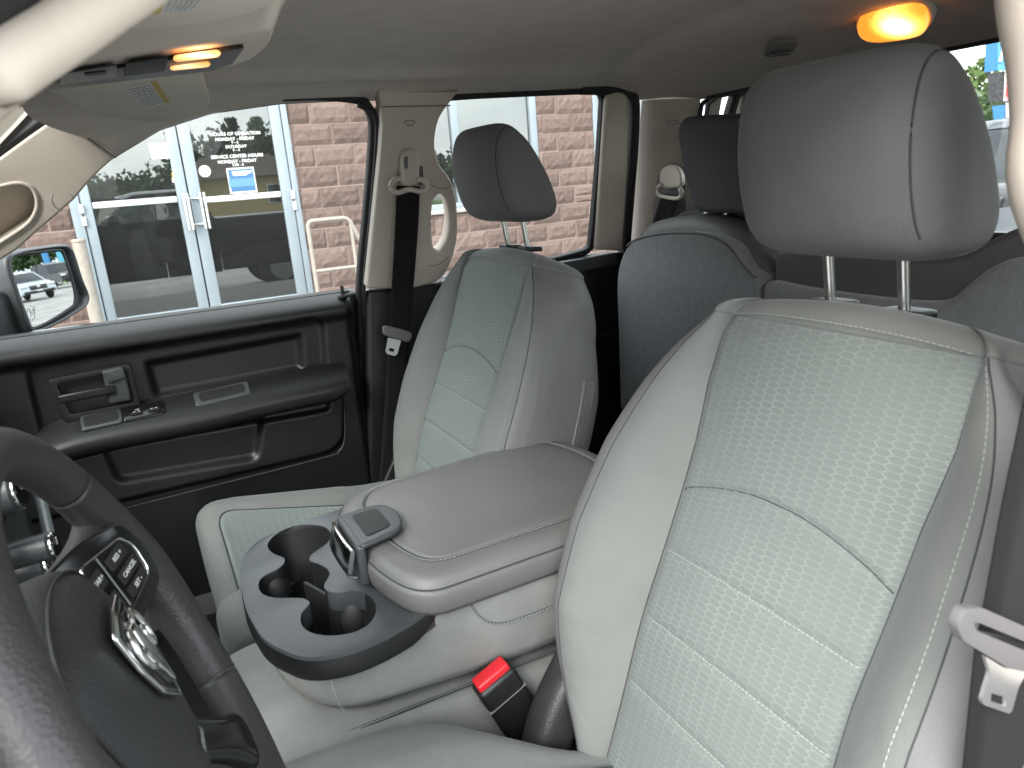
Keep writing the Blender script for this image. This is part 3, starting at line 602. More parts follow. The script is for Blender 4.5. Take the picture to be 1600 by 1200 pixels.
# ------------------------------------------------------------------ front seats
BACK_T = math.radians(21)
SA = V3(math.sin(BACK_T), 0, math.cos(BACK_T)); SN = V3(-math.cos(BACK_T), 0, math.sin(BACK_T)); SU = V3(0, 1, 0)
BV = [-.06, -.02, .02, .06, .11, .20, .31, .39, .45, .49, .52]
BW = [.160, .180, .213, .240, .256, .264, .254, .229, .193, .156, .140]
_bw = cr(list(zip(BV, BW)), 8); BHF = 1.0; SPLIT = 17
def back_w(v): return np.interp(v, _bw[:, 0], _bw[:, 1])
def back_hi(v): return np.interp(v, [0, .2, .35, .42, .5], [.131, .126, .131, .138, .137])
def back_bh(v): return np.interp(v, [-.06, 0, .12, .22, .32, .42, .48, .52], [.012, .030, .064, .064, .050, .026, .010, .002])*BHF
ARCH = cr([(-.14, .288), (-.11, .305), (-.05, .321), (0, .325), (.05, .321), (.11, .305), (.14, .288)], 6)
STITCH_V = (.229, .151, .073)
def insert_w(s, v):
    hi = back_hi(v)
    w = .007*(1-(s/hi)**2) + .010*np.exp(-((v-.16)/.11)**2) - .006*np.exp(-((np.abs(s)-hi)/.006)**2)
    fd = 1-np.clip(np.abs(s)/hi, 0, 1)**10
    d = line_dist(ARCH, np.asarray(s, float), np.asarray(v, float)); w = w-.0035*np.exp(-(d/.0028)**2)*fd
    for k in STITCH_V: w = w-.0028*np.exp(-((v-k-.004*(1-(s/.13)**2))/.005)**2)*fd
    return w
def half_section(v):
    """from the insert seam round to the middle of the back: bolster, side, rear"""
    hi, W, bh = back_hi(v), back_w(v), back_bh(v); th = np.interp(v, [0, .3, .42, .5], [.155, .150, .128, .095])
    t = W-hi
    lu = .010*math.exp(-((v-.16)/.11)**2); tp_ = .006*float(sstep(.47, .494, v))
    c = [(hi, -.006+lu-tp_), (hi+t*.10, bh*.22+lu*.8-tp_*.6), (hi+t*.28, bh*.72+lu*.3-tp_*.3), (hi+t*.50, bh), (hi+t*.74, bh*.93), (hi+t*.92, bh*.58), (W, -.004)]
    fr = cr(c, 5); fr, rest = fr[:SPLIT+1], fr[SPLIT:]         # the side seam runs just over the crest of the bolster
    W2 = W+.044*float(sstep(.38, .494, v))             # the rear shell stays broad up to the shoulder
    sd = cr([(W, -.004), (W*.4+W2*.6+.003, -.03), (W2+.002, -th*.48), (W2-.002, -th*.70), (W2-.018, -th+.010), (W2-.05, -th-.002)], 4); sd = np.r_[rest, sd[1:]]
    bk = cr([(W2-.05, -th-.002), (W*.5, -th-.006), (0, -th-.008)], 4)
    return fr, sd, bk
def front_seat(root, O, pas):
    global BHF, SPLIT
    BHF, SPLIT = (.55, 24) if pas else (1.0, 17)
    O = V3(*O)
    P = lambda s, v, w: O+SU*s+SA*v+SN*w
    vs_ = np.concatenate([np.linspace(-.05, .494, 200)])
    # woven insert
    ss = np.linspace(-1, 1, 101); g, uv = [], []
    for v in vs_:
        hi = back_hi(v); s = ss*hi; w = insert_w(s, np.full_like(s, v)); w = w-sstep(.47, .494, v)*.006
        g.append([P(a, v, b) for a, b in zip(s, w)]); uv.append([(a, v) for a in s])
    grid('back_insert', g, 'honeycomb', root, uv=uv, smooth=180)
    vb = np.linspace(-.05, .494, 70)
    for sg in (1, -1):
        fr = [[P(sg*s, v, w) for s, w in half_section(v)[0]] for v in vb]; grid('back_bolster', fr, 'bolster', root, smooth=180, flip=sg < 0)
        sd = [[P(sg*s, v, w) for s, w in half_section(v)[1]] for v in vb]; grid('back_side_panel', sd, 'seat_side', root, smooth=180, flip=sg < 0)
    bk = []
    for v in vb:
        h = half_section(v)[2]; bk.append([P(s, v, w) for s, w in h]+[P(-s, v, w) for s, w in h[::-1][1:]])
    grid('back_shell', bk, 'seat_side', root, smooth=180)
    # rounded top roll
    v1 = .494; fr, sd, bk_ = half_section(v1); ins = [(s, float(insert_w(np.array([s]), np.array([v1]))[0])-.006) for s in np.linspace(0, back_hi(v1), 24)]
    half = ins+[tuple(x) for x in fr[1:]]+[tuple(x) for x in sd[1:]]+[tuple(x) for x in bk_[1:]]
    hw_ = np.array(half); sm = hw_[:, 1].copy()
    for _ in range(6): sm[1:58] = (sm[:57]+sm[1:58]+sm[2:59])/3        # no groove over the top
    half = [(a, b*.35+c*.65) for (a, b), c in zip(half, sm)]
    ring = half+[(-s, w) for s, w in half[::-1][1:-1]]
    rings = []
    for t in np.linspace(0, 1, 12):
        k = math.cos(t*PI/2); r = []
        for s, w in ring:
            vv = v1+.034*math.sin(t*PI/2)*(1-.45*min(1, (s/.20)**2)); ww = -.045+(w+.045)*(k**.75); s2 = s*(1-.34*(1-k))
            r.append(P(s2, vv, ww))
        rings.append(r)
    loft('top_roll', rings, 'bolster', root, caps=True, smooth=180)
    # seams and stitching
    for sg in (1, -1):
        pth = [P(sg*(back_hi(v)+.001), v, -.0045+.010*math.exp(-((v-.16)/.11)**2)-.006*float(sstep(.47, .494, v))) for v in np.linspace(-.03, .492, 60)]
        tube('piping', pth, .0008, 'dark_thread', root, 6)
        st = [P(sg*half_section(v)[0][-3][0], v, half_section(v)[0][-3][1]+.0004) for v in np.linspace(-.02, .492, 70)]
        if sg < 0: stitches('stitching', st, root)
        tube('piping', [P(sg*half_section(v)[0][-1][0], v, half_section(v)[0][-1][1]-.0003) for v in np.linspace(-.03, .494, 60)], .0009, 'dark_thread', root, 6)
    for k in STITCH_V:
        ss2 = np.linspace(-.122, .122, 60); vv = k+.004*(1-(ss2/.13)**2)
        stitches('stitching', [P(a, b, float(insert_w(np.array([a]), np.array([b]))[0])+.0004) for a, b in zip(ss2, vv)], root, step=.0048, ln=.0026, r=.00065)
    a2 = ARCH[(ARCH[:, 0] > -.127) & (ARCH[:, 0] < .127)]
    tube('piping', [P(a, b, float(insert_w(np.array([a]), np.array([b]))[0])+.0002) for a, b in a2], .0008, 'dark_thread', root, 6)
    tp = [P(s, .5015-.006*(abs(s)/.13)**2.5, -.0005+.004*(1-(s/.13)**2)-.004*(abs(s)/.13)**4+.0012) for s in np.linspace(-.128, .128, 60)]
    stitches('stitching', [p+SN*.0005 for p in tp], root)
    if pas:                                             # pleated elastic strip along the inner rear edge of the back
        for k in range(5):
            tube('elastic_pleat', [P(-(back_w(v)-.0010-.0022*k), v, -.094-.0062*k) for v in np.linspace(.06, .33, 14)], .0042, 'seat_side', root, 8)
    # recliner cover at the foot of the back
    for sg in (1, -1):
        prism('recliner_cover', fillet([P(sg*.236, -.09, .03), P(sg*.236, .07, .0), P(sg*.236, .06, -.10), P(sg*.236, -.09, -.10)], .02), SU*sg*.014, 'black_plastic', root, .005)
    return P
def cushion(root, outline, zf, ins, label=None):
    """outline: plan points; zf(x,y) top height; ins: plan outline of the woven insert"""
    def pad(name, out, zfn, er, drop, mt, lift=0., uvm=False, n=22):
        out = np.array(out)[:, :2]; cx = out.mean(0); rings, uv = [], []
        out2 = np.array(out)
        for t in np.linspace(0.02, 1, n):
            t = 1-(1-t)**1.7
            q = cx+(out2-cx)*t; d = np.array([min(np.linalg.norm(out2-p, axis=1)) for p in q]); d = np.minimum(d, er)
            z = np.array([zfn(*p) for p in q])+lift-er*(1-np.sqrt(np.clip(1-((er-d)/er)**2, 0, 1)))
            rings.append(np.c_[q, z]); uv.append(q)
        z = np.array([zfn(*p) for p in out2])+lift-er
        for k in range(1, 5):
            rings.append(np.c_[cx+(out2-cx)*(1-.02*(k/4)**2), z-drop*k/4]); uv.append(out2)
        return grid(name, rings, mt, root, cv=True, smooth=180, uv=np.array(uv) if uvm else None)
    pad('cushion', outline, zf, .045, .13, 'bolster')
    pad('cushion_insert', ins, zf, .012, .004, 'honeycomb', .0055, True, 40)
    o = np.array(ins)[:, :2]; o = np.r_[o, o[:1]]
    tube('piping', [V3(x, y, zf(x, y)+.0005) for x, y in o], .0012, 'dark_thread', root, 6)

def headrest(root, B, hw=.1035, mt='headrest', posts=True, prof=None):
    """B: middle between the two posts at the top of the seat back"""
    B = V3(*B)
    prof = prof or [(-.108, .203), (-.088, .224), (-.058, .222), (-.030, .196), (.000, .145), (.018, .098), (.020, .072), (.004, .057), (-.050, .057), (-.088, .073), (-.108, .110), (-.116, .160)]
    pr = cr([(x*1.06+.006, z) for x, z in prof], 5, True); cen = pr.mean(0); rings = []
    us = np.concatenate([-np.cos(np.linspace(0, PI, 41))])
    for u in us:
        k = (1-abs(u)**7)**(1/4.5) if abs(u) < 1 else 0
        k = max(k, .004); cr_n = .030*abs(u)**2.2
        seam = math.exp(-((abs(u)-.86)/.018)**2)
        r = []
        for x, z in pr:
            q = cen+(np.array((x, z))-cen)*(k-.016*seam); fx = (cen[0]-q[0])/.08
            r.append(B+V3(q[0]+cr_n*max(0, fx), u*hw, q[1]-.012*max(0, fx)*0))
        rings.append(r)
    loft('pad', rings, mt, root, caps=True, smooth=180)
    for sg in (1, -1):
        u = .86; k = (1-u**7)**(1/4.5)-.012; cr_n = .030*u**2.2; pth = []
        for x, z in pr:
            q = cen+(np.array((x, z))-cen)*(k-.004); fx = (cen[0]-q[0])/.08; pth.append(B+V3(q[0]+cr_n*max(0, fx), sg*u*hw, q[1]))
        i0 = len(pth)//12*9
        pth = np.array(pth); pth = np.roll(pth, -45, axis=0)[:34]
        tube('piping', pth, .0011, 'dark_thread', root, 6)
        u = .80; k = (1-u**7)**(1/4.5)+.004; pth = []
        for x, z in pr:
            q = cen+(np.array((x, z))-cen)*k; fx = (cen[0]-q[0])/.08; pth.append(B+V3(q[0]+.030*u**2.2*max(0, fx), sg*u*hw, q[1]))
        stitches('stitching', np.roll(np.array(pth), -45, axis=0)[:24], root, 'tongue_grey', step=.006, r=.0005)
    if posts:
        for sg in (1, -1):
            a = B+V3(-.012, sg*.040, -.03); b = B+V3(-.026, sg*.040, .075)
            cyl('post', a, b, .0052, 'steel', root, 14)
            g = fillet([B+V3(-.030, sg*.040-.020, .002), B+V3(.006, sg*.040-.020, -.001), B+V3(.006, sg*.040+.020, -.001), B+V3(-.030, sg*.040+.020, .002)], .010)
            prism('post_guide', g, (0, 0, .009), 'black_plastic', root, .003)

DS = thing('driver_seat', 'large grey cloth bucket seat with honeycomb insert and tall dark headrest nearest the camera', 'car seat')
front_seat(DS, (.38, -.40, 1.0), False); headrest(DS, (.622, -.398, 1.470))
PS = thing('passenger_seat', 'grey-green cloth bucket seat beside the far window, beyond the centre console', 'car seat')
front_seat(PS, (.418, .39, 1.012), True); headrest(PS, (.664, .391, 1.487))
def zf_for(yc, x0):
    def zf(x, y):
        s = abs(y-yc); b = .040*sstep(.11, .185, s)
        return 1.004+b+.020*sstep(x0+.20, x0, x)-.035*sstep(x0+.17, x0+.36, x)-.01*b
    return zf
def seat_plan(yc, x0, x1, hw): return fillet([(x0, yc-hw+.02, 0), (x0+.01, yc-hw*.4, 0), (x0+.01, yc+hw*.4, 0), (x0, yc+hw-.02, 0), (x1-.1, yc+hw, 0), (x1, yc+hw-.03, 0), (x1, yc-hw+.03, 0), (x1-.1, yc-hw, 0)], [.07, .3, .3, .07, .1, .04, .04, .1], 8)
def seat_plan_waisted(yc, x0, x1, hw): return fillet([(x0, yc-hw+.02, 0), (x0+.01, yc-hw*.4, 0), (x0+.01, yc+hw*.4, 0), (x0, yc+hw-.02, 0), (x0+.21, yc+hw, 0), (x0+.33, yc+hw*.66, 0), (x1, yc+hw*.50, 0), (x1, yc-hw*.50, 0), (x0+.33, yc-hw*.66, 0), (x0+.21, yc-hw, 0)], [.07, .3, .3, .07, .1, .08, .03, .03, .08, .1], 8)
cushion(PS, seat_plan(.39, .000, .46, .262), zf_for(.39, .0), fillet([(.045, .39-.165, 0), (.045, .39+.165, 0), (.44, .39+.135, 0), (.44, .39-.135, 0)], .03, 6))
cushion(DS, seat_plan_waisted(-.40, -.02, .44, .262), zf_for(-.40, -.02), fillet([(.03, -.40-.165, 0), (.03, -.40+.165, 0), (.42, -.40+.105, 0), (.42, -.40-.105, 0)], .03, 6))
for r_, yc in ((PS, .39), (DS, -.40)):
    box('seat_base', (.22, yc, .83), (.40, .40, .12), 'dark_recess', r_, .02)
    for sg in (1, -1): box('seat_rail', (.22, yc+sg*.17, .765), (.46, .03, .04), 'black_plastic', r_, .005)
# ------------------------------------------------------------------ fold-down centre console
CC = thing('centre_console', 'folded-down grey centre armrest console with black cupholder tray and padded lid', 'console')
# upholstered body under the tray and lid
zt, zb = 1.128, 1.030
body_plan = fillet([(.050, -.02, 0), (.090, -.114, 0), (.30, -.140, 0), (.62, -.140, 0), (.62, .20, 0), (.22, .232, 0), (.10, .225, 0), (.050, .14, 0)], [.05, .06, .02, .03, .03, .06, .05, .05], 8)
bp = np.array(body_plan)[:, :2]; cen = np.array((.3, .02)); rings = []
for z, k in ((1.128, .80), (1.128, .985), (1.120, 1.002), (1.105, 1.003), (1.085, .998), (1.065, .985), (1.045, .962), (1.034, .925), (1.030, .85)):
    q = cen+(bp-cen)*k; up = (-.008+.11*(np.minimum(q[:, 0], .30)-.08)+.022*sstep(.258, .285, q[:, 0]))*(z-1.03)/.098
    rings.append(np.c_[q, z+up])
rings = rings[1:]                                        # open on top: the tray and the lid close it
R_ = np.array(rings[::-1]); nv_ = R_.shape[1]
bo_ = grid('body', R_, 'console_cloth', CC, cv=True, smooth=60, flip=True)
mesh_obj('body_floor', R_[0], [tuple(range(nv_))], 'console_cloth', bo_, 0)
# stitched seam on the near flank
st = cr([(.272, -.1408, 1.145), (.285, -.1410, 1.118), (.31, -.1412, 1.100), (.36, -.1412, 1.097), (.46, -.1412, 1.100), (.55, -.1412, 1.100)], 8)
tube('seam', st, .0009, 'dark_thread', CC, 6)
stitches('stitching', st+V3(0, -.0008, .0), CC, step=.005, ln=.003, r=.0006)
stitches('stitching', cr([(.104, -.1245, 1.108), (.106, -.1245, 1.085), (.110, -.1225, 1.060), (.116, -.117, 1.042)], 6), CC, step=.005, ln=.003, r=.0006)
# cupholder tray: a thick black moulding with the triple cup well cut through it
def tz(x): return 1.130+.11*(x-.08)                     # the tray climbs gently towards the lid
def T(u, v):
    d = ray(u, v); k = .11; t = (1.130+k*(CAM_LOC[0]-.08)-CAM_LOC[2])/(d[2]-k*d[0]); return CAM_LOC+d*t
tray_out = fillet([T(374, 903), T(380, 868), T(404, 842), T(545, 790), V3(.31, .19, 0), V3(.31, -.13, 0), T(712, 916), T(700, 931), T(660, 961), T(600, 996), T(545, 1019), T(475, 1030), T(412, 1002), T(384, 955)], [.03, .02, .025, .02, .01, .004, .006, .01, .03, .03, .03, .03, .03, .03], 6)
tray_out = [V3(p[0], p[1], tz(p[0])) for p in tray_out]
well = [T(*p) for p in [(418, 850), (427, 838), (446, 826), (470, 820), (495, 820), (511, 825), (517, 836), (512, 848), (498, 858), (486, 867), (484, 876), (497, 880), (511, 888), (515, 898), (508, 910), (507, 919), (517, 925), (533, 926), (552, 923), (570, 926), (583, 936), (588, 951), (583, 967), (570, 980), (548, 989), (520, 993), (495, 991), (478, 984), (470, 972), (471, 958), (480, 948), (484, 941), (474, 935), (455, 934), (430, 934), (412, 929), (404, 919), (406, 906), (417, 897), (432, 890), (443, 881), (444, 872), (432, 867), (421, 860)]]
well = cr([V3(p[0], p[1], tz(p[0])) for p in well], 2, True)
tr = prism('tray', tray_out, (0, 0, -.026), 'tray_plastic', CC, .0035, 3, hole=list(well), smooth=50)
# well walls and floor
wr = []
wc = well.mean(0)
for z, k in ((1.130, 1.0), (1.124, .985), (1.05, .955), (1.046, .93)): wr.append([V3(wc[0]+(p[0]-wc[0])*k, wc[1]+(p[1]-wc[1])*k, z if z < 1.1 else z-1.132+tz(p[0])) for p in well])
grid('cup_well', wr, 'dark_recess', tr, cv=True, smooth=60, flip=True)
mesh_obj('well_floor', [V3(wc[0]+(p[0]-wc[0])*.94, wc[1]+(p[1]-wc[1])*.94, 1.0475) for p in well], [tuple(range(len(well)))], 'tray_plastic', tr, 0)
for (u, v) in ((468, 838), (445, 908), (530, 955)):      # rubber cup mats with ring grooves
    c = on(u, v, 'z', 1.05); c = V3(c[0], c[1], 1.049)
    c = V3(*(T(u, v)[:2]), 1.049)
    cyl('cup_mat', c, c+V3(0, 0, .003), .030, 'rubber', tr, 28, bev=.001)
    for r in (.010, .017, .024): tube('mat_ring', [c+V3(r*math.cos(a), r*math.sin(a), .0035) for a in np.linspace(0, 2*PI, 29)[:-1]], .0012, 'tray_plastic', tr, 6, closed=True)
for (u, v, dx, dy) in ((438, 858, 0, 0), (503, 846, 0, 0), (430, 920, 0, 0), (556, 960, 0, 0)):     # sprung cup grippers: rounded dark fingers
    c = on(u, v, 'z', 1.098); bm = bmesh.new(); bmesh.ops.create_uvsphere(bm, u_segments=18, v_segments=12, radius=1)
    bmesh.ops.transform(bm, matrix=Matrix.Translation((c[0], c[1], 1.094)) @ Matrix.Diagonal((.020, .020, .031, 1)), verts=bm.verts)
    bm_obj('cup_gripper', bm, 'rubber', tr, 180)
prism('well_liner', fillet([V3(.075, -.02, 1.0440), V3(.105, -.065, 1.0440), V3(.22, -.080, 1.0440), V3(.22, .15, 1.0440), V3(.075, .14, 1.0440)], .02), (0, 0, -.002), 'dark_recess', tr)
dv = [T(486, 868), T(484, 878), T(500, 934), T(508, 922)]
box('well_divider', (T(497, 905)[0], T(497, 905)[1], 1.085), (.006, .075, .07), 'dark_recess', tr, .002, R=Matrix.Rotation(.35, 3, 'Z'))
# small coin recess behind the cup wells
cw = fillet([T(524, 862), T(560, 846), T(598, 872), T(590, 897), T(545, 905)], .012, 5)
cc = np.mean(cw, axis=0); sc_ = lambda k, dz: [V3(cc[0]+(p[0]-cc[0])*k, cc[1]+(p[1]-cc[1])*k, tz(cc[0]+(p[0]-cc[0])*k)+dz) for p in cw]
grid('coin_recess_rim', [sc_(1.05, .0004), sc_(1.03, .0022), sc_(.99, .0024), sc_(.95, .0008)], 'tray_plastic', tr, cv=True, smooth=60)
mesh_obj('coin_recess', sc_(.97, .0006), [tuple(range(len(cw)))], 'dark_recess', tr, 0)
# raised black rim skirt that runs down the near flank
g = []
for dz, k in ((.003, .9985), (.012, 1.004), (.024, 1.006), (.031, 1.000)): g.append([V3(.3+(p[0]-.3)*k, .02+(p[1]-.02)*k, tz(p[0])-dz*(1-.9*float(sstep(.195, .268, p[0])))) for p in tray_out])
grid('tray_skirt', g, 'black_plastic', tr, cv=True, smooth=60, flip=True)
# padded lid
def lid_point(x, y):
    return 0
lp = fillet([(.185, -.075, 0), (.215, -.145, 0), (.560, -.150, 0), (.578, .02, 0), (.560, .178, 0), (.225, .178, 0), (.185, .115, 0), (.180, .02, 0)], [.05, .04, .05, .2, .05, .05, .05, .2], 8)
L2 = np.array(lp)[:, :2]; lc = np.array((.385, .014)); rings = []
def lid_z(x, y): return 1.198+.010*sstep(.2, .42, x)-.0012*((y-lc[1])/.1)**2*4
prof = [(1.0, -.046), (1.012, -.040), (1.020, -.030), (1.020, -.020), (1.008, -.0135), (1.004, -.0135), (.998, -.011), (.975, -.004), (.94, .0), (.90, .001)]
for k, dz in prof: rings.append([V3(lc[0]+(p[0]-lc[0])*k, lc[1]+(p[1]-lc[1])*k, lid_z(*(lc+(p-lc)*k))+dz) for p in L2])
for k in (.84, .825, .815, .805, .79, .7, .5, .25, .02):
    dz = {.815: -.0018, .825: .0, .805: .002}.get(k, .0032 if k < .8 else .001)
    rings.append([V3(lc[0]+(p[0]-lc[0])*(k+.02), lc[1]+(p[1]-lc[1])*k, lid_z(*(lc+(p-lc)*k))+dz) for p in L2])
lid = loft('lid', rings, 'vinyl', CC, smooth=180)
def ringp(kx, ky, dz, a=0., b=1.):
    q = [V3(lc[0]+(p[0]-lc[0])*kx, lc[1]+(p[1]-lc[1])*ky, lid_z(lc[0]+(p[0]-lc[0])*kx, lc[1]+(p[1]-lc[1])*ky)+dz) for p in L2]; return np.array(q+q[:1])
tube('seam', ringp(1.006, 1.006, -.0125)[:-1], .0011, 'dark_thread', lid, 6, closed=True)
stitches('stitching', ringp(1.014, 1.014, -.0178), lid, 'vinyl', step=.0048, ln=.003, r=.0008)
tube('seam', ringp(.835, .815, .0)[:-1], .0009, 'dark_thread', lid, 6, closed=True)
stitches('stitching', ringp(.855, .835, .0022), lid, step=.0055, ln=.0035, r=.00055)
# latch: black bezel with chrome lever on the front edge
lz = lambda x, y: lid_z(x, y)
bz = fillet([V3(.176, -.052, 1.2015), V3(.176, .052, 1.2015), V3(.232, .046, 1.2065), V3(.244, .0, 1.2075), V3(.232, -.046, 1.2065)], [.006, .006, .02, .05, .02], 6)
# flatten onto one plane for a clean prism
nrm = unit(np.cross(bz[8]-bz[0], bz[16]-bz[0])); 
bz2 = [V3(p[0], p[1], 1.2005+.0062/.068*(p[0]-.176)) for p in bz]
lt = prism('latch_bezel', bz2, (0, 0, .0075), 'tray_plastic', CC, .003)
fr_ = fillet([V3(.171, -.052, 1.152), V3(.171, .052, 1.152), V3(.171, .052, 1.207), V3(.171, -.052, 1.207)], .006)
prism('latch_front', fr_, (.010, 0, 0), 'tray_plastic', lt, .003)
rcs = fillet([V3(.188, -.036, 0), V3(.188, .036, 0), V3(.222, .030, 0), V3(.222, -.030, 0)], .008)
mesh_obj('latch_recess', [V3(p[0], p[1], 1.2092+.0062/.068*(p[0]-.176)) for p in rcs], [tuple(range(len(rcs)))], 'dark_recess', lt, 0)
sweep('latch_lever', cr([(.1625, -.046, 1.186), (.1600, -.02, 1.188), (.1600, .02, 1.188), (.1625, .046, 1.186)], 6), rrect(.006, .034, .0025), 'chrome', lt, up=(0.25, 0, 1))

# centre jump seat cushion under the console
JS = thing('centre_seat_cushion', 'grey cloth middle seat cushion lying under the folded console', 'seat cushion')
jp = fillet([(-.01, -.135, 0), (-.01, .135, 0), (.44, .135, 0), (.44, -.135, 0)], [.05, .05, .02, .02], 7); jp = np.array(jp)[:, :2]; jc = jp.mean(0); rings = []
for k, z in ((1.0, .90), (1.0, .985), (.99, 1.003), (.965, 1.014), (.92, 1.019), (.7, 1.021), (.02, 1.021)): rings.append([V3(*(jc+(p-jc)*k), z-.02*sstep(.3, .44, (jc+(p-jc)*k)[0])) for p in jp])
loft('cushion', rings, 'console_cloth', JS, smooth=60)
stitches('stitching', [V3(x, -.118, 1.0165) for x in np.linspace(.05, .40, 60)], JS, 'dark_thread', step=.005, r=.0007)
tube('seam', [V3(x, -.121, 1.0150) for x in np.linspace(.02, .42, 30)], .0010, 'dark_thread', JS, 6)

# driver buckle standing between cushion and console
BK = thing('seat_belt_buckle', 'black seat belt buckle with red release button beside the driver cushion', 'buckle')
b0 = on(768, 1055, 'y', -.150); bx_ = unit(V3(.35, 0, -1.0)); 
def frame_box(name, c, ax, wid, sx, sy, sz, mt, par, bev): 
    z = unit(ax); y = unit(wid - z*np.dot(wid, z)); x = np.cross(y, z); R = Matrix(((x[0], y[0], z[0]), (x[1], y[1], z[1]), (x[2], y[2], z[2])))
    return box(name, c, (sx, sy, sz), mt, par, bev, 3, R)
axb = unit(V3(-.42, -.02, 1)); wd_ = V3(.97, .02, 0)
top = b0+axb*.0
frame_box('body', top-axb*.050, axb, wd_, .030, .054, .098, 'black_plastic', BK, .006)
frame_box('button', top-axb*.0015, axb, wd_, .021, .046, .018, 'red_button', BK, .003)
frame_box('rim', top-axb*.033, axb, wd_, .0322, .0562, .0016, 'tongue_grey', BK, .0006)
frame_box('stalk', top-axb*.12, axb, wd_, .010, .034, .07, 'black_plastic', BK, .003)
BT = thing('recliner_boot', 'black creased leather-like boot low beside the driver backrest', 'trim')
bt = cr([(.325, -.195, .93), (.350, -.190, .985), (.385, -.185, 1.03), (.42, -.18, 1.07)], 6)
sweep('boot', bt, rrect(.05, .055, .018, 5), 'wheel_leather', BT, up=(1, 0, -.4), smooth=60)
tube('seam', [p+V3(-.02, .010, .012) for p in bt], .0015, 'dark_thread', BT, 6)
# ------------------------------------------------------------------ dashboard
DB = thing('dashboard', 'black dashboard with silver trimmed centre stack and round control knobs behind the steering wheel', 'dashboard')
pl = fillet([V3(-.76, 0, 1.0), V3(-.76, 0, 1.36), V3(-.60, 0, 1.405), V3(-.42, 0, 1.40), V3(-.335, 0, 1.36), V3(-.33, 0, 1.22), V3(-.40, 0, 1.02)], .04)
prism('body', [V3(p[0], -.735, p[2]) for p in pl], (0, 1.47, 0), 'black_plastic', DB, .02)
st_ = fillet([V3(-.34, 0, 1.38), V3(-.225, 0, 1.415), V3(-.172, 0, 1.36), V3(-.165, 0, 1.12), V3(-.34, 0, 1.08)], .02)
prism('centre_stack', [V3(p[0], -.135, p[2]) for p in st_], (0, .27, 0), 'black_plastic', DB, .012)
sweep('stack_trim', cr([(-.205, -.128, 1.405), (-.178, -.130, 1.375), (-.158, -.132, 1.335), (-.156, -.132, 1.28), (-.160, -.130, 1.18)], 8), rrect(.012, .018, .005), 'silver_trim', DB, up=(0, 1, 0), smooth=60)
sweep('stack_trim', cr([(-.205, .128, 1.405), (-.178, .130, 1.375), (-.158, .132, 1.335), (-.156, .132, 1.28), (-.160, .130, 1.18)], 8), rrect(.012, .018, .005), 'silver_trim', DB, up=(0, 1, 0), smooth=60)
for (u, v, r, ln) in ((10, 772, .019, .030), (66, 858, .0145, .026), (58, 888, .0145, .026)):
    p = on(u, v, 'y', -.095); ax = unit(V3(1, -.12, .10)); q = V3(*p)
    kn = cyl('control_knob', q-ax*.030, q+ax*.010, r, 'tray_plastic', DB, 28, bev=.003)
    cyl('knob_ring', q+ax*.009, q+ax*.012, r*.93, 'chrome', kn, 28, bev=.0008); cyl('knob_face', q+ax*.0105, q+ax*.0128, r*.74, 'gloss_black', kn, 24)
    box('knob_mark', q+ax*.0131+V3(0, 0, r*.3), (.001, .0016, r*.5), 'white_print', kn)
for k in range(4): box('radio_button', (-.171, -.06+.04*k, 1.25), (.012, .028, .014), 'tray_plastic', DB, .003)
box('screen', (-.185, 0, 1.345), (.012, .17, .055), 'gloss_black', DB, .003, R=Matrix.Rotation(math.radians(-25), 3, 'Y'))
box('lower_panel', (-.40, .36, 1.10), (.08, .60, .16), 'black_plastic', DB, .02)

# ------------------------------------------------------------------ steering wheel
SW = thing('steering_wheel', 'black leather-grained steering wheel with chrome badge in the near corner', 'steering wheel')
TW = math.radians(20); W0 = V3(-.043, -.38, 1.318); WA = V3(0, 1, 0); WB = V3(-math.sin(TW), 0, math.cos(TW)); WN = V3(math.cos(TW), 0, math.sin(TW))
def wp(a, b, c=0.): return W0+WA*a+WB*b+WN*c
RW = .180
def rim_r(th):
    d = lambda c: math.exp(-(((th-c+PI) % (2*PI)-PI)/.34)**2)
    return .0172+.0035*(d(.05)+d(PI-.05))
def rim_arc(name, t0, t1, mt, dr=0.):
    rings = []
    for th in np.linspace(t0, t1, max(6, int(abs(t1-t0)*40))):
        r = rim_r(th)+dr; rd = WA*math.cos(th)+WB*math.sin(th)
        rings.append([W0+rd*(RW+r*1.02*math.cos(q))+WN*r*.98*math.sin(q) for q in np.linspace(0, 2*PI, 25)[:-1]])
    return loft(name, rings, mt, SW, smooth=180)
S = [math.radians(a) for a in (37, 112, 217, 323)]
rim_arc('rim_upper', S[0]+.004, S[1]-.004, 'wheel_smooth'); rim_arc('rim_grip', S[1]+.004, S[2]-.004, 'wheel_leather'); rim_arc('rim_lower', S[2]+.004, S[3]-.004, 'wheel_smooth'); rim_arc('rim_grip', S[3]+.004-2*PI, S[0]-.004, 'wheel_leather')
for s in S: rim_arc('rim_seam', s-.005, s+.005, 'rear_vinyl', -.0009)
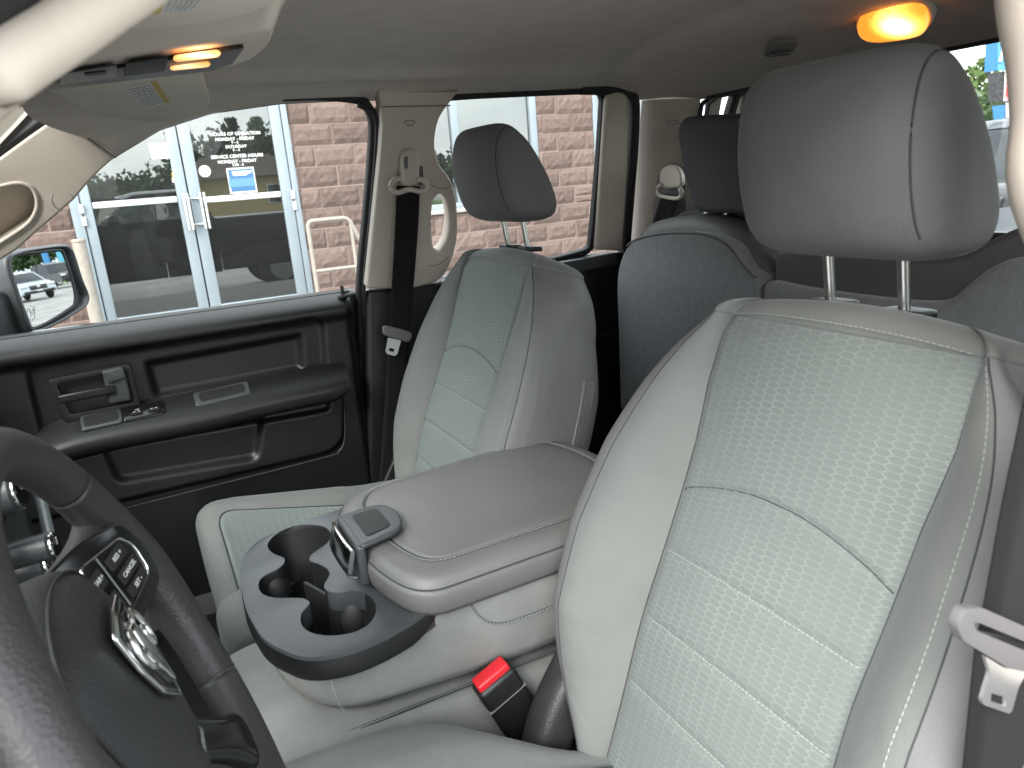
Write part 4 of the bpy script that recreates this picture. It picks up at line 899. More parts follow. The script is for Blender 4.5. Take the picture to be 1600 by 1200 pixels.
# airbag hub: domed pad
hub = fillet([(-.085, .075, 0), (-.03, .098, 0), (.03, .098, 0), (.085, .075, 0), (.090, 0, 0), (.062, -.085, 0), (0, -.105, 0), (-.062, -.085, 0), (-.090, 0, 0)], .05, 6)
hub = np.array(hub)[:, :2]; rings = []
for k, c in ((.86, -.075), (1.0, -.060), (1.02, -.040), (1.0, -.026), (.965, -.016), (.90, -.0095), (.80, -.0045), (.6, .000), (.3, .0028), (.02, .003)): rings.append([wp(x*k, y*k, c) for x, y in hub])
loft('airbag_cover', rings, 'airbag', SW, smooth=180)
tube('cover_groove', [wp(x*.93, y*.93, -.0108) for x, y in hub], .0012, 'rubber', SW, 6, up=tuple(WN), closed=True)
cyl('column_shroud', wp(0, -.01, -.07), wp(0, -.02, -.30), .055, 'black_plastic', SW, 24, r2=.075)
# four spokes
def spoke(a0, b0, a1, b1, w0, w1, c0, c1, mt):
    p = np.array([(a0, b0), (a1, b1)]); d = unit(p[1]-p[0]); nr = np.array((-d[1], d[0])); rings = []
    for t in np.linspace(0, 1, 14):
        q = p[0]+(p[1]-p[0])*t; w = w0+(w1-w0)*t+.018*(2*t-1)**2*(1 if t > .5 else .4); c = c0+(c1-c0)*sstep(0, 1, t); h = .016-.002*t
        rings.append([wp(*(q+nr*x*w), c+y*h) for x, y in rrect(2, 2, .7, 4)])
    return loft('spoke', rings, mt, SW, smooth=60)
spoke(.04, .030, .176, .030, .042, .036, -.058, -.006, 'wheel_leather'); spoke(-.04, .030, -.176, .030, .042, .036, -.058, -.006, 'wheel_leather')
spoke(.03, -.05, .095, -.152, .022, .018, -.035, -.006, 'gloss_black'); spoke(-.03, -.05, -.095, -.152, .022, .018, -.035, -.006, 'gloss_black')
def pc(a): return -.034+.44*(a-.05)          # the pod is dished: recessed at the hub, level with the rim outside
for sg in (1,):
    q = [wp(sg*a, b, pc(a)) for a, b in ((.055, -.006), (.150, .000), (.156, .030), (.148, .062), (.100, .078), (.060, .082))]
    bz_ = prism('switch_bezel', fillet(q, .012), WN*.0045, 'gloss_black', SW, .002)
    pd = [wp(sg*a, b, pc(a)+.0046) for a, b in ((.078, .010), (.140, .014), (.144, .040), (.136, .054), (.086, .066))]
    tube('bezel_rim', fillet(pd, .007), .0013, 'chrome', bz_, 6, up=tuple(WN), closed=True)
    tube('bezel_rim', [wp(sg*.102, .014, pc(.102)+.0050), wp(sg*.104, .060, pc(.104)+.0050)], .0011, 'chrome', bz_, 6, up=tuple(WN))
    for (a, b, w, h) in ((.090, .048, .018, .015), (.090, .025, .018, .018), (.121, .047, .024, .012), (.123, .032, .026, .011), (.122, .019, .026, .010)):
        prism('button', fillet([wp(sg*(a-w/2), b-h/2, pc(a-w/2)+.0042), wp(sg*(a+w/2), b-h/2, pc(a+w/2)+.0042), wp(sg*(a+w/2), b+h/2, pc(a+w/2)+.0042), wp(sg*(a-w/2), b+h/2, pc(a-w/2)+.0042)], .002), WN*.0016, 'rubber', bz_, .0006)
    if sg == 1:
        for s, a, b in (('GEAR+', .090, .048), ('GEAR-', .090, .025), ('RES +', .121, .047), ('CANCEL', .123, .032), ('SET -', .122, .019)):
            text('button_print', s, 'white_print', bz_, wp(a, b, pc(a)+.0062), WA+WN*.44, WB, .0056, depth=.0001)
# chrome shield badge on the hub
EC = wp(.010, .018, .0052); es = .040
prism('badge_plate', fillet([EC+WA*x*es+WB*y*es for x, y in SHIELD], .004), WN*.003, 'chrome', SW, .001)
prism('badge_field', fillet([EC+WA*x*es*.86+WB*y*es*.86+WN*.003 for x, y in SHIELD], .004), WN*.0006, 'gloss_black', SW, .0002)
for sg in (1, -1):
    tube('badge_horn', [EC+WA*sg*x*es+WB*y*es+WN*.005 for x, y in cr([(.10, .60), (.40, .64), (.58, .36), (.50, .02), (.34, -.06), (.32, .20), (.42, .28)], 5)], .0027, 'chrome', SW, 8, up=tuple(WN))
face = cr([(-.12, .62), (-.24, .25), (-.19, -.30), (0, -.70), (.19, -.30), (.24, .25), (.12, .62)], 4)
prism('badge_face', [EC+WA*x*es+WB*y*es+WN*.003 for x, y in face], WN*.0035, 'chrome', SW, .001)
text('cover_mark', 'AIRBAG', 'ink', SW, wp(.0, -.055, .0032), WA, WB, .007, depth=.0002)
# ------------------------------------------------------------------ overhead fittings
def on_plane(u, v, P0, N): d = ray(u, v); return CAM_LOC+d*(np.dot(P0-CAM_LOC, N)/np.dot(d, N))
PV = thing('sun_visor', 'taupe sun visor with white and yellow warning label folded up over the passenger side', 'sun visor', 'sun visors')
VZ = 1.764
vp = [on(u, v, 'z', VZ) for u, v in ((60, 132), (145, 181), (170, 178), (182, 184), (197, 193), (240, 194), (300, 183), (324, 173), (329, 160), (318, 125), (309, 92), (90, 112))]
prism('visor_body', fillet(vp, [.01, .012, .01, .01, .02, .04, .04, .02, .02, .03, .01, .01]), (0, 0, .017), 'visor', PV, .006, 3, smooth=50)
def lab(par, pts, z, dz):
    q = [on(u, v, 'z', z) for u, v in pts]          # four corners: tl, tr, br, bl
    tl, tr, br, bl = q; f = lambda s, t: (tl*(1-s)+tr*s)*(1-t)+(bl*(1-s)+br*s)*t
    lb_ = mesh_obj('warning_label', [f(0, 0), f(.80, 0), f(.80, 1), f(0, 1)], [(0, 1, 2, 3)], 'label_white', par, 0)
    mesh_obj('label_band', [f(.80, 0), f(1, 0), f(1, 1), f(.80, 1)], [(0, 1, 2, 3)], 'label_yellow', par, 0)
    vs_, fs = [], []
    for i in range(9):
        for j in range(6):
            s0, t0 = .06+j*.122, .07+i*.10; s1 = s0+.10*random.uniform(.6, 1); k = len(vs_); d = V3(0, 0, -.0004)
            vs_ += [f(s0, t0)+d, f(s1, t0)+d, f(s1, t0+.035)+d, f(s0, t0+.035)+d]; fs.append((k, k+1, k+2, k+3))
    tag(mesh_obj('label_print', vs_, fs, 'ink', lb_, 0), kind='stuff')
lab(PV, ((194, 137), (245, 127), (266, 160), (227, 169)), VZ-.0006, 0)
cyl('hinge_clip', on(110, 133, 'z', VZ), on(122, 131, 'z', VZ)+V3(0, 0, .02), .010, 'visor', PV, 16, bev=.002)
DV = thing('sun_visor', 'taupe sun visor at the top edge of the picture above the driver', 'sun visor', 'sun visors')
VD = 1.731
vp = [on(u, v, 'z', VD) for u, v in ((196, -90), (190, 20), (192, 40), (200, 49), (250, 47), (330, 38), (400, 22), (440, 4), (470, -20), (480, -90))]
prism('visor_body', vp, (0, 0, .017), 'visor', DV, .006, 3, smooth=50)
lab(DV, ((330, -14), (250, -14), (238, 22), (300, 18)), VD-.0006, 0)

OC = thing('overhead_console', 'taupe overhead console with black switch panel and two lit map lamps', 'console')
OZ = 1.752
oh = fillet([on(u, v, 'z', OZ) for u, v in ((-20, 148), (40, 112), (240, 78), (375, 54), (428, 44), (420, 72), (386, 98), (330, 112), (90, 141))], [.02, .03, .05, .03, .03, .03, .03, .03, .02])
rings = []
oc_ = np.mean(oh, axis=0)
for k, dz in ((1.45, .045), (1.30, .040), (1.14, .022), (1.05, .008), (1.0, .001), (.97, 0), (.5, 0), (.02, 0)): rings.append([oc_+(p-oc_)*V3(k if k < 1.01 else 1+(k-1)*.8, k, 1)+V3(0, 0, dz) for p in oh])
loft('housing', rings, 'overhead', OC, smooth=60)
bpn = fillet([on(u, v, 'z', OZ-.001) for u, v in ((40, 140), (120, 112), (250, 90), (381, 69), (362, 95), (330, 106), (85, 135))], .004)
pn = prism('switch_panel', bpn, (0, 0, -.003), 'black_plastic', OC, .001)
sq = fillet([on(u, v, 'z', OZ-.0045) for u, v in ((196, 97), (262, 87), (257, 109), (194, 117))], .003); prism('switch_cover', sq, (0, 0, -.0015), 'dark_recess', pn, .0005)
sq = fillet([on(u, v, 'z', OZ-.0045) for u, v in ((96, 114), (182, 100), (181, 120), (92, 131))], .003); ct = prism('storage_door', sq, (0, 0, -.0012), 'tray_plastic', pn, .0005)
sq = fillet([on(u, v, 'z', OZ-.0060) for u, v in ((131, 114), (166, 110), (166, 115), (134, 118))], .003); prism('door_latch', sq, (0, 0, -.0008), 'dark_recess', ct, .0003)
def lamp_mat(name, c, r, base, hot, s0, s1):
    """amber lens lit from inside: glow falls off away from the bulb"""
    m = mat(name, (.7, .35, .1), .3); n, l = m.node_tree.nodes, m.node_tree.links; b = n['Principled BSDF']
    ge = n.new('ShaderNodeNewGeometry'); d = n.new('ShaderNodeVectorMath'); d.operation = 'DISTANCE'; d.inputs[1].default_value = tuple(c); l.new(ge.outputs['Position'], d.inputs[0])
    mr = n.new('ShaderNodeMapRange'); mr.inputs[1].default_value = 0; mr.inputs[2].default_value = r; mr.inputs[3].default_value = 1; mr.inputs[4].default_value = 0; l.new(d.outputs['Value'], mr.inputs[0])
    pw = n.new('ShaderNodeMath'); pw.operation = 'POWER'; pw.inputs[1].default_value = 2.2; l.new(mr.outputs[0], pw.inputs[0])
    mx = n.new('ShaderNodeMix'); mx.data_type = 'RGBA'; mx.inputs[6].default_value = (*base, 1); mx.inputs[7].default_value = (*hot, 1); l.new(pw.outputs[0], mx.inputs[0])
    wv = n.new('ShaderNodeTexWave'); wv.inputs['Scale'].default_value = 260; l.new(ge.outputs['Position'], wv.inputs['Vector']); wr_ = n.new('ShaderNodeMapRange'); wr_.inputs[3].default_value = .5; wr_.inputs[4].default_value = 1.2; l.new(wv.outputs['Fac'], wr_.inputs[0])
    st = n.new('ShaderNodeMapRange'); st.inputs[3].default_value = s0; st.inputs[4].default_value = s1; l.new(pw.outputs[0], st.inputs[0]); ml = n.new('ShaderNodeMath'); ml.operation = 'MULTIPLY'; l.new(st.outputs[0], ml.inputs[0]); l.new(wr_.outputs[0], ml.inputs[1])
    l.new(mx.outputs[2], b.inputs['Emission Color']); l.new(ml.outputs[0], b.inputs['Emission Strength'])
for i, pts_ in enumerate((((272, 86), (340, 77), (345, 81), (340, 86), (276, 93.5), (270, 91)), ((267, 103), (325, 95.5), (329, 98), (325, 101.5), (270, 107), (265, 105.5)))):
    q = [on(u, v, 'z', OZ-.0045) for u, v in pts_]; c = q[0]*.45+q[2]*.55 if i == 0 else q[0]*.6+q[2]*.4
    lamp_mat('map_lamp_%d' % i, c, .040, (1, .33, .05), (1, .72, .40), .34, 1.5 if i == 0 else .6)
    prism('map_lamp', fillet(q, .004), (0, 0, -.002), 'map_lamp_%d' % i, OC, .0008)

DL = thing('dome_lamp', 'glowing amber dome lamp on the rear headliner above the driver headrest', 'lamp')
P0 = V3(1.035, -.05, 1.790); N0 = unit(V3(-.45, 0, -.89))
lens = cr([on_plane(u, v, P0, N0) for u, v in ((1340, 42), (1346, 28), (1375, 17), (1412, 10), (1440, 11), (1450, 26), (1449, 42), (1435, 52), (1395, 59), (1364, 61), (1347, 55))], 4, True)
lc0 = on_plane(1400, 36, P0, N0)
rim = [lc0+(p-lc0)*1.10-N0*.004 for p in lens]; prism('lamp_surround', rim, -N0*.022, 'headliner', DL, .003)
lamp_mat('dome_lens', on_plane(1403, 38, P0+N0*.008, N0), .048, (1, .27, .02), (1, .72, .30), .42, 6.0)
rings = []
for k, h in ((1.0, -.004), (1.0, .002), (.96, .006), (.8, .010), (.5, .012), (.02, .012)): rings.append([lc0+(p-lc0)*k+N0*h for p in lens])
loft('lens', rings, 'dome_lens', DL, smooth=180)
for s in (1, -1): pass
CH = thing('coat_hook', 'small dark coat hook recessed in the headliner left of the dome lamp', 'hook')
hk = on(1220, 75, 'z', 1.789)
nb = unit(V3(-.25, -.45, -.85)); sx_ = unit(np.cross(nb, (0, 0, 1))); sy_ = np.cross(nb, sx_)
prism('hook_base', [hk+sx_*x+sy_*y-nb*.004 for x, y in rrect(.052, .036, .014, 5)], nb*.007, 'seat_side', CH, .003)
tube('hook_loop', [hk+sx_*x+sy_*y+nb*z for x, y, z in cr([(-.014, .008, .004), (-.012, -.004, .014), (0, -.010, .018), (.012, -.004, .014), (.014, .008, .004)], 5)], .0032, 'rear_vinyl', CH, 8)

# ------------------------------------------------------------------ belts
def strap(name, L_, R_, mt, par, th=.0012):
    """flat webbing between two edge lines"""
    L_, R_ = np.asarray(L_), np.asarray(R_); g, uv = [], []; s = 0
    for i in range(len(L_)):
        if i: s += np.linalg.norm(L_[i]-L_[i-1])
        w = np.linalg.norm(R_[i]-L_[i]); g.append([L_[i]+(R_[i]-L_[i])*t for t in np.linspace(0, 1, 7)]); uv.append([(w*t, s) for t in np.linspace(0, 1, 7)])
    g = np.array(g); o = grid(name, g, mt, par, uv=uv, smooth=180)
    md = o.modifiers.new('thick', 'SOLIDIFY'); md.thickness = th; md.offset = 0
    return o
PB = thing('seat_belt', 'dark shoulder belt hanging on the beige pillar behind the passenger seat', 'seat belt', 'seat belts')
Lp = cr([on(u, v, 'y', y) for u, v, y in ((620, 290, .624), (617, 360, .634), (609, 500, .652), (602, 620, .662), (594, 740, .668), (590, 820, .675))], 6); Rp = cr([on(u, v, 'y', y) for u, v, y in ((656, 291, .624), (653, 360, .634), (642, 500, .652), (634, 620, .662), (624, 740, .668), (620, 820, .675))], 6)
strap('webbing', Lp, Rp, 'webbing', PB)
g = [on(u, v, 'y', .618) for u, v in ((627, 248), (632, 235), (644, 231), (655, 238), (657, 262), (655, 286), (646, 291), (634, 290), (630, 275))]
dr = prism('anchor_cover', list(cr(g, 3, True)), (0, .035, 0), 'beige', PB, .010, 4, smooth=60)
prism('cover_slot', fillet([on(u, v, 'y', .6172) for u, v in ((631, 246), (637, 244), (637, 263), (632, 264))], .002), (0, -.001, 0), 'seat_side', dr, 0)
rec = [on(u, v, 'y', .6425) for u, v in ((622, 285), (624, 245), (634, 226), (650, 224), (660, 240), (662, 290))]
mesh_obj('anchor_recess', [p-V3(0, 0, 0) for p in rec], [tuple(range(len(rec)))], 'tongue_grey', dr, 0)
tube('guide_ring', cr([on(u, v, 'y', .617) for u, v in ((628, 279), (617, 281), (611, 289), (614, 298), (622, 301), (640, 296), (655, 299), (664, 297), (666, 288), (659, 281), (650, 281))], 6), .0055, 'beige', PB, 10)
tb = [on(u, v, 'y', .645) for u, v in ((597, 512), (602, 508), (638, 518), (642, 525), (638, 532), (632, 533), (602, 524), (597, 519))]
tg = prism('tongue', list(cr(tb, 2, True)), (0, -.010, 0), 'tongue_grey', PB, .003)
bl = fillet([on(u, v, 'y', .640) for u, v in ((606, 527), (626, 532), (620, 553), (616, 556), (605, 553), (602, 549))], .003); ho = fillet([on(u, v, 'y', .640) for u, v in ((608, 543), (616, 545), (615, 550), (607, 548))], .001)
prism('tongue_blade', bl, (0, -.003, 0), 'bright_steel', tg, 0, hole=ho)

DBT = thing('seat_belt', 'dark driver belt with steel tongue hanging at the lower corner beside the near seat', 'seat belt', 'seat belts')
YB = -.652
def bp2(u, v, y=YB): return on(u+14, v, 'y', y)
strap('webbing', cr([bp2(*p) for p in ((1600, 560), (1575, 680), (1550, 800), (1532, 900), (1516, 985))], 6), cr([bp2(*p) for p in ((1760, 600), (1735, 710), (1708, 830), (1690, 930), (1674, 1020))], 6), 'webbing', DBT)
strap('webbing', cr([bp2(*p, -.655) for p in ((1512, 990), (1503, 1080), (1493, 1180), (1484, 1280))], 6), cr([bp2(*p, -.655) for p in ((1670, 1020), (1661, 1110), (1650, 1210), (1640, 1310))], 6), 'webbing', DBT)
th = fillet([bp2(u, v, -.658) for u, v in ((1494, 952), (1521, 950), (1600, 985), (1690, 1020), (1688, 1062), (1640, 1060), (1567, 1048), (1492, 1002), (1482, 980))], [.004, .003, .01, .004, .004, .01, .004, .004, .004], 4)
ho = fillet([bp2(u, v, -.658) for u, v in ((1508, 974), (1515, 973), (1600, 1008), (1672, 1034), (1670, 1042), (1600, 1022), (1512, 986))], .0012, 3)
tg = prism('tongue', th, (0, .006, 0), 'tongue_grey', DBT, .002, hole=ho, smooth=50)
bl = fillet([bp2(u, v, -.656) for u, v in ((1519, 1022), (1548, 1040), (1585, 1047), (1572, 1070), (1560, 1113), (1517, 1098), (1514, 1090), (1527, 1048))], [.001, .002, .001, .003, .004, .003, .002, .002], 4)
ho = fillet([bp2(u, v, -.656) for u, v in ((1529, 1080), (1551, 1086), (1552, 1101), (1528, 1093))], .0008, 3)
prism('tongue_blade', bl, (0, -.0022, 0), 'bright_steel', tg, 0, hole=ho)

RB = thing('seat_belt', 'dark rear shoulder belt at the beige corner pillar beside the rear headrest', 'seat belt', 'seat belts')
XB = 1.165
g = [on(u, v, 'x', XB) for u, v in ((1030, 282), (1032, 266), (1044, 258), (1058, 262), (1064, 275), (1062, 292), (1036, 294))]
prism('anchor_cover', list(cr(g, 3, True)), (.03, .02, 0), 'beige', RB, .008, 4, smooth=60)
hood = [on(u, v, 'x', XB+.028) for u, v in ((1020, 350), (1022, 282), (1040, 258), (1056, 254), (1070, 262), (1072, 350))]
mesh_obj('belt_recess', hood, [tuple(range(len(hood)))], 'seat_side', RB, 0)
tube('guide_ring', cr([on(u, v, 'x', XB-.004) for u, v in ((1034, 288), (1028, 293), (1029, 303), (1036, 307), (1058, 310), (1065, 303), (1062, 293))], 5), .0048, 'beige', RB, 10)
strap('webbing', cr([on(u, v, 'x', XB) for u, v in ((1035, 302), (1028, 322), (1020, 350), (1014, 380))], 5), cr([on(u, v, 'x', XB) for u, v in ((1060, 305), (1055, 325), (1047, 355), (1040, 385))], 5), 'webbing', RB)

# ------------------------------------------------------------------ rear bench
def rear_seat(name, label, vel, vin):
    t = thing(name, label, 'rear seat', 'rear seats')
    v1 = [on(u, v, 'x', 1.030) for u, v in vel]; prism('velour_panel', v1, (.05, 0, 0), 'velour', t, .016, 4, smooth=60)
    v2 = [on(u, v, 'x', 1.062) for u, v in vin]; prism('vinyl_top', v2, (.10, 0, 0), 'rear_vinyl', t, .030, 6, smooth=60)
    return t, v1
r1, e1_ = rear_seat('rear_seat', 'dark velour rear seat with rounded shoulder behind the passenger seat',
    list(cr([(968, 640), (965, 520), (963, 440), (972, 398), (990, 376), (1020, 367), (1060, 363), (1105, 367), (1138, 384), (1166, 420), (1186, 438)], 4))+[(1190, 700)],
    list(cr([(980, 470), (982, 400), (992, 368), (1012, 348), (1060, 338), (1100, 340), (1140, 356), (1170, 385), (1192, 402), (1205, 425)], 4))+[(1210, 520)])
tube('piping', e1_[14:-2], .0022, 'rear_vinyl', r1, 6)
r2, e2_ = rear_seat('rear_seat', 'wide dark velour rear seat section behind the driver headrest posts',
    [(1188, 700)]+list(cr([(1189, 439), (1250, 452), (1330, 464), (1430, 474), (1478, 468), (1512, 440), (1545, 417), (1590, 402), (1650, 395), (1740, 405)], 4))+[(1760, 720)],
    [(1205, 520)]+list(cr([(1207, 400), (1222, 386), (1260, 384), (1330, 394), (1420, 404), (1470, 404), (1510, 395), (1545, 375), (1600, 352), (1680, 348), (1740, 370)], 4))+[(1760, 540)])
stitches('stitching', [p+V3(-.004, 0, .0) for p in cr(e2_[21:-4], 2)], r2, 'tongue_grey', step=.008, ln=.005, r=.0008)
ro = [on(u, v, 'x', 1.085) for u, v in ((1060, 238), (1056, 205), (1064, 186), (1082, 181), (1130, 179), (1152, 181), (1163, 190), (1172, 240), (1188, 330), (1140, 334), (1094, 332), (1080, 322), (1068, 280))]
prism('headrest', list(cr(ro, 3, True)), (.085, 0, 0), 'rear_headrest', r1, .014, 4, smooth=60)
tube('headrest_seam', cr([on(u, v, 'x', 1.084) for u, v in ((1154, 186), (1164, 240), (1180, 328))], 6), .0016, 'rear_vinyl', r1, 6)
for dy in (-.03, .03): cyl('post', (1.13, .385+dy, 1.42), (1.13, .385+dy, 1.53), .006, 'steel', r1, 10)
sh = [on(u, v, 'x', 1.14) for u, v in ((1040, 420), (1045, 350), (1068, 328), (1120, 320), (1190, 328), (1230, 370), (1236, 430))]
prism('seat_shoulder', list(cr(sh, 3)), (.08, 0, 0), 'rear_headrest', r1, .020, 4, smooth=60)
box('rear_footwell', (1.14, 0, .95), (.20, 1.30, .36), 'carpet', CAB, .02)
# ------------------------------------------------------------------ ground
def sheet(name, x0, x1, y0, y1, z, mt, n=1): 
    o = mesh_obj(name, [(x0, y0, z), (x1, y0, z), (x1, y1, z), (x0, y1, z)], [(0, 1, 2, 3)], mt, None, 0); return tag(o, kind='structure')
sheet('parking_lot', -260, 420, -300, 300, 0, 'asphalt')
sheet('grass_verge', 78, 125, -140, 140, .012, 'grass'); sheet('road', 66, 74, -140, 140, .006, 'concrete')
sheet('grass_lawn', -120, 120, -60, -24, .012, 'grass')
sheet('dark_ground_strip', -14, 16, .98, 4.62, .006, 'dark_ground')  # dark strip added so the shop glass mirrors darker ground
WY = 6.95
def Wp(u, v, y=WY): return on(u, v, 'y', y)
FLZ = float(Wp(160, 516)[2])
pv_ = prism('pavement', [(-9, 4.6, 0), (12, 4.6, 0), (12, 11.4, 0), (-9, 11.4, 0)], (0, 0, FLZ), 'pavement', None, .02); tag(pv_, kind='structure')
# parking bay lines
for k in range(9):
    o = sheet('bay_line', 24+k*3.2, 24.14+k*3.2, 1.2, 6.0, .004, 'white_paint')
for k in range(6): sheet('bay_line', 20, 62, 8.5+k*.0+k*5.5, 8.62+k*5.5, .0042, 'white_paint')

# ------------------------------------------------------------------ shop front
SH = thing('shop_building', 'red split-face block shop building outside the truck windows', 'building')
X = lambda u, v=400: float(Wp(u, v)[0])
door_x0, door_x1 = X(127), X(481)
win = [(float(Wp(655, 230)[0]), float(Wp(838, 190)[0])), (float(Wp(928, 230)[0]), float(Wp(928, 230)[0])+1.7)]
sill_z = float(Wp(690, 327)[2]); top_z = 3.35
holes = [(door_x0, door_x1, FLZ-.1, top_z)]+[(a, b, sill_z, top_z) for a, b in win]
CO = .2045; zj = float(Wp(885, 178)[2]); xj = float(Wp(845, 192)[0])
# backing wall behind the blocks, pieces between openings
xs_ = [-4.0, door_x0, door_x1, win[0][0], win[0][1], win[1][0], win[1][1], 7.2]
for i in range(len(xs_)-1):
    a, b = xs_[i], xs_[i+1]; isw = i in (3, 5); isd = i == 1
    z1 = sill_z if isw else (FLZ if isd else top_z)
    if isd: continue
    box('wall', ((a+b)/2, WY+.1035, (FLZ-.05+z1)/2), (b-a, .20, z1-FLZ+.05), 'mortar', SH)
box('wall_top', (1.6, WY+.15, top_z+.5), (11.2, .27, 1.0), 'mortar', SH)
box('side_wall', (7.1, WY+2.4, 2.2), (.2, 4.4, 4.2), 'mortar', SH); box('side_wall', (-3.9, WY+2.4, 2.2), (.2, 4.4, 4.2), 'mortar', SH)
def block_mesh(seed):
    r = np.random.default_rng(seed); nx, nz = 8, 4; vs_, fs = [], []
    for j in range(nz+1):
        for i in range(nx+1):
            e = (i in (0, nx)) or (j in (0, nz)); x = -.5+i/nx; z = -.5+j/nz
            vs_.append((x*(1 if not e else 1), (.012 if e else -.004+r.normal(0, .0028)), z))
    idx = lambda i, j: j*(nx+1)+i
    for j in range(nz):
        for i in range(nx): fs.append((idx(i, j), idx(i+1, j), idx(i+1, j+1), idx(i, j+1)))
    bd = [idx(i, 0) for i in range(nx)]+[idx(nx, j) for j in range(nz)]+[idx(i, nz) for i in range(nx, 0, -1)]+[idx(0, j) for j in range(nz, 0, -1)]
    k = len(vs_)
    for b in bd: vs_.append((vs_[b][0], .03, vs_[b][2]))
    n = len(bd)
    for q in range(n): fs.append((bd[(q+1) % n], bd[q], k+q, k+(q+1) % n))
    me = bpy.data.meshes.new('block'); me.from_pydata(vs_, [], fs); me.update(); me.materials.append(M['split_block']); return me
BM = [block_mesh(s) for s in range(8)]
def lay(x0, x1, z0, z1):
    if x1-x0 < .04 or z1-z0 < .03: return
    o = bpy.data.objects.new('block', random.choice(BM)); COL.objects.link(o); o.parent = SH
    o.location = ((x0+x1)/2, WY-.012+random.uniform(-.003, .003), (z0+z1)/2); o.scale = (x1-x0-.011, 1, z1-z0-.011)
def cutx(x0, x1, z0, z1):
    segs = [(x0, x1, z0, z1)]
    for a, b, c, d in holes:
        nx_ = []
        for s in segs:
            if s[1] <= a or s[0] >= b or s[3] <= c+.02 or s[2] >= d: nx_.append(s); continue
            if s[2] < c-.04: nx_.append((s[0], s[1], s[2], c)); s = (s[0], s[1], c, s[3])
            if s[0] < a: nx_.append((s[0], a, s[2], s[3]))
            if s[1] > b: nx_.append((b, s[1], s[2], s[3]))
        segs = nx_
    return segs
nb_ = 0
for r in range(-9, 7):
    z0 = zj+r*CO
    if z0+CO < FLZ or z0 > 3.2: continue
    off = 0 if r % 2 else .203
    for k in range(-16, 8):
        x0 = xj+off+k*.406
        if x0 < -1.55 or x0 > 6.3: continue
        for s in cutx(x0, x0+.406, max(z0, FLZ), z0+CO): lay(*s)
def wbox(name, x0, x1, y0, y1, z0, z1, mt, par, bev=.004): return box(name, ((x0+x1)/2, (y0+y1)/2, (z0+z1)/2), (x1-x0, y1-y0, z1-z0), mt, par, bev)
for i, (a, b) in enumerate(win):
    m1, m2 = (float(Wp(705, 200)[0]), float(Wp(716, 200)[0])) if i == 0 else (a+.9, a+.96)
    f = wbox('window_frame', a, b, WY-.01, WY+.09, sill_z, sill_z+.055, 'frame_alu', SH); wbox('window_sill', a-.03, b+.03, WY-.05, WY+.05, sill_z-.05, sill_z-.001, 'concrete', SH)
    for q0, q1 in ((m1, m2), (b-.085, b-.001), (a+.001, a+.06)): wbox('mullion', q0, q1, WY-.012, WY+.092, sill_z+.055, top_z, 'frame_alu', SH)
    for q0, q1 in ((a+.06, m1), (m2, b-.085)): mesh_obj('window_pane', [(q0, WY+.03, sill_z+.05), (q1, WY+.03, sill_z+.05), (q1, WY+.03, top_z), (q0, WY+.03, top_z)], [(0, 1, 2, 3)], 'store_glass', SH, 0)
    wbox('window_blind', a, b, WY+.20, WY+.21, sill_z, top_z, 'paper' if False else 'ink', SH)
# dim shop interior
wbox('interior_floor', -3.8, 7.0, WY+.2, 11.2, FLZ-.02, FLZ+.004, 'roof_brown', SH); wbox('interior_back', -3.8, 7.0, 11.0, 11.1, FLZ, 3.8, 'stone_dark', SH)
wbox('interior_ceiling', -3.9, 7.2, WY+.3, 11.3, 3.80, 3.9, 'paper', SH)
wbox('shop_counter', 0.2, 2.2, 9.2, 9.8, FLZ, FLZ+1.0, 'roof_brown', SH); wbox('display_stand', -1.2, -.6, 8.4, 8.9, FLZ, FLZ+1.3, 'sign_red', SH)
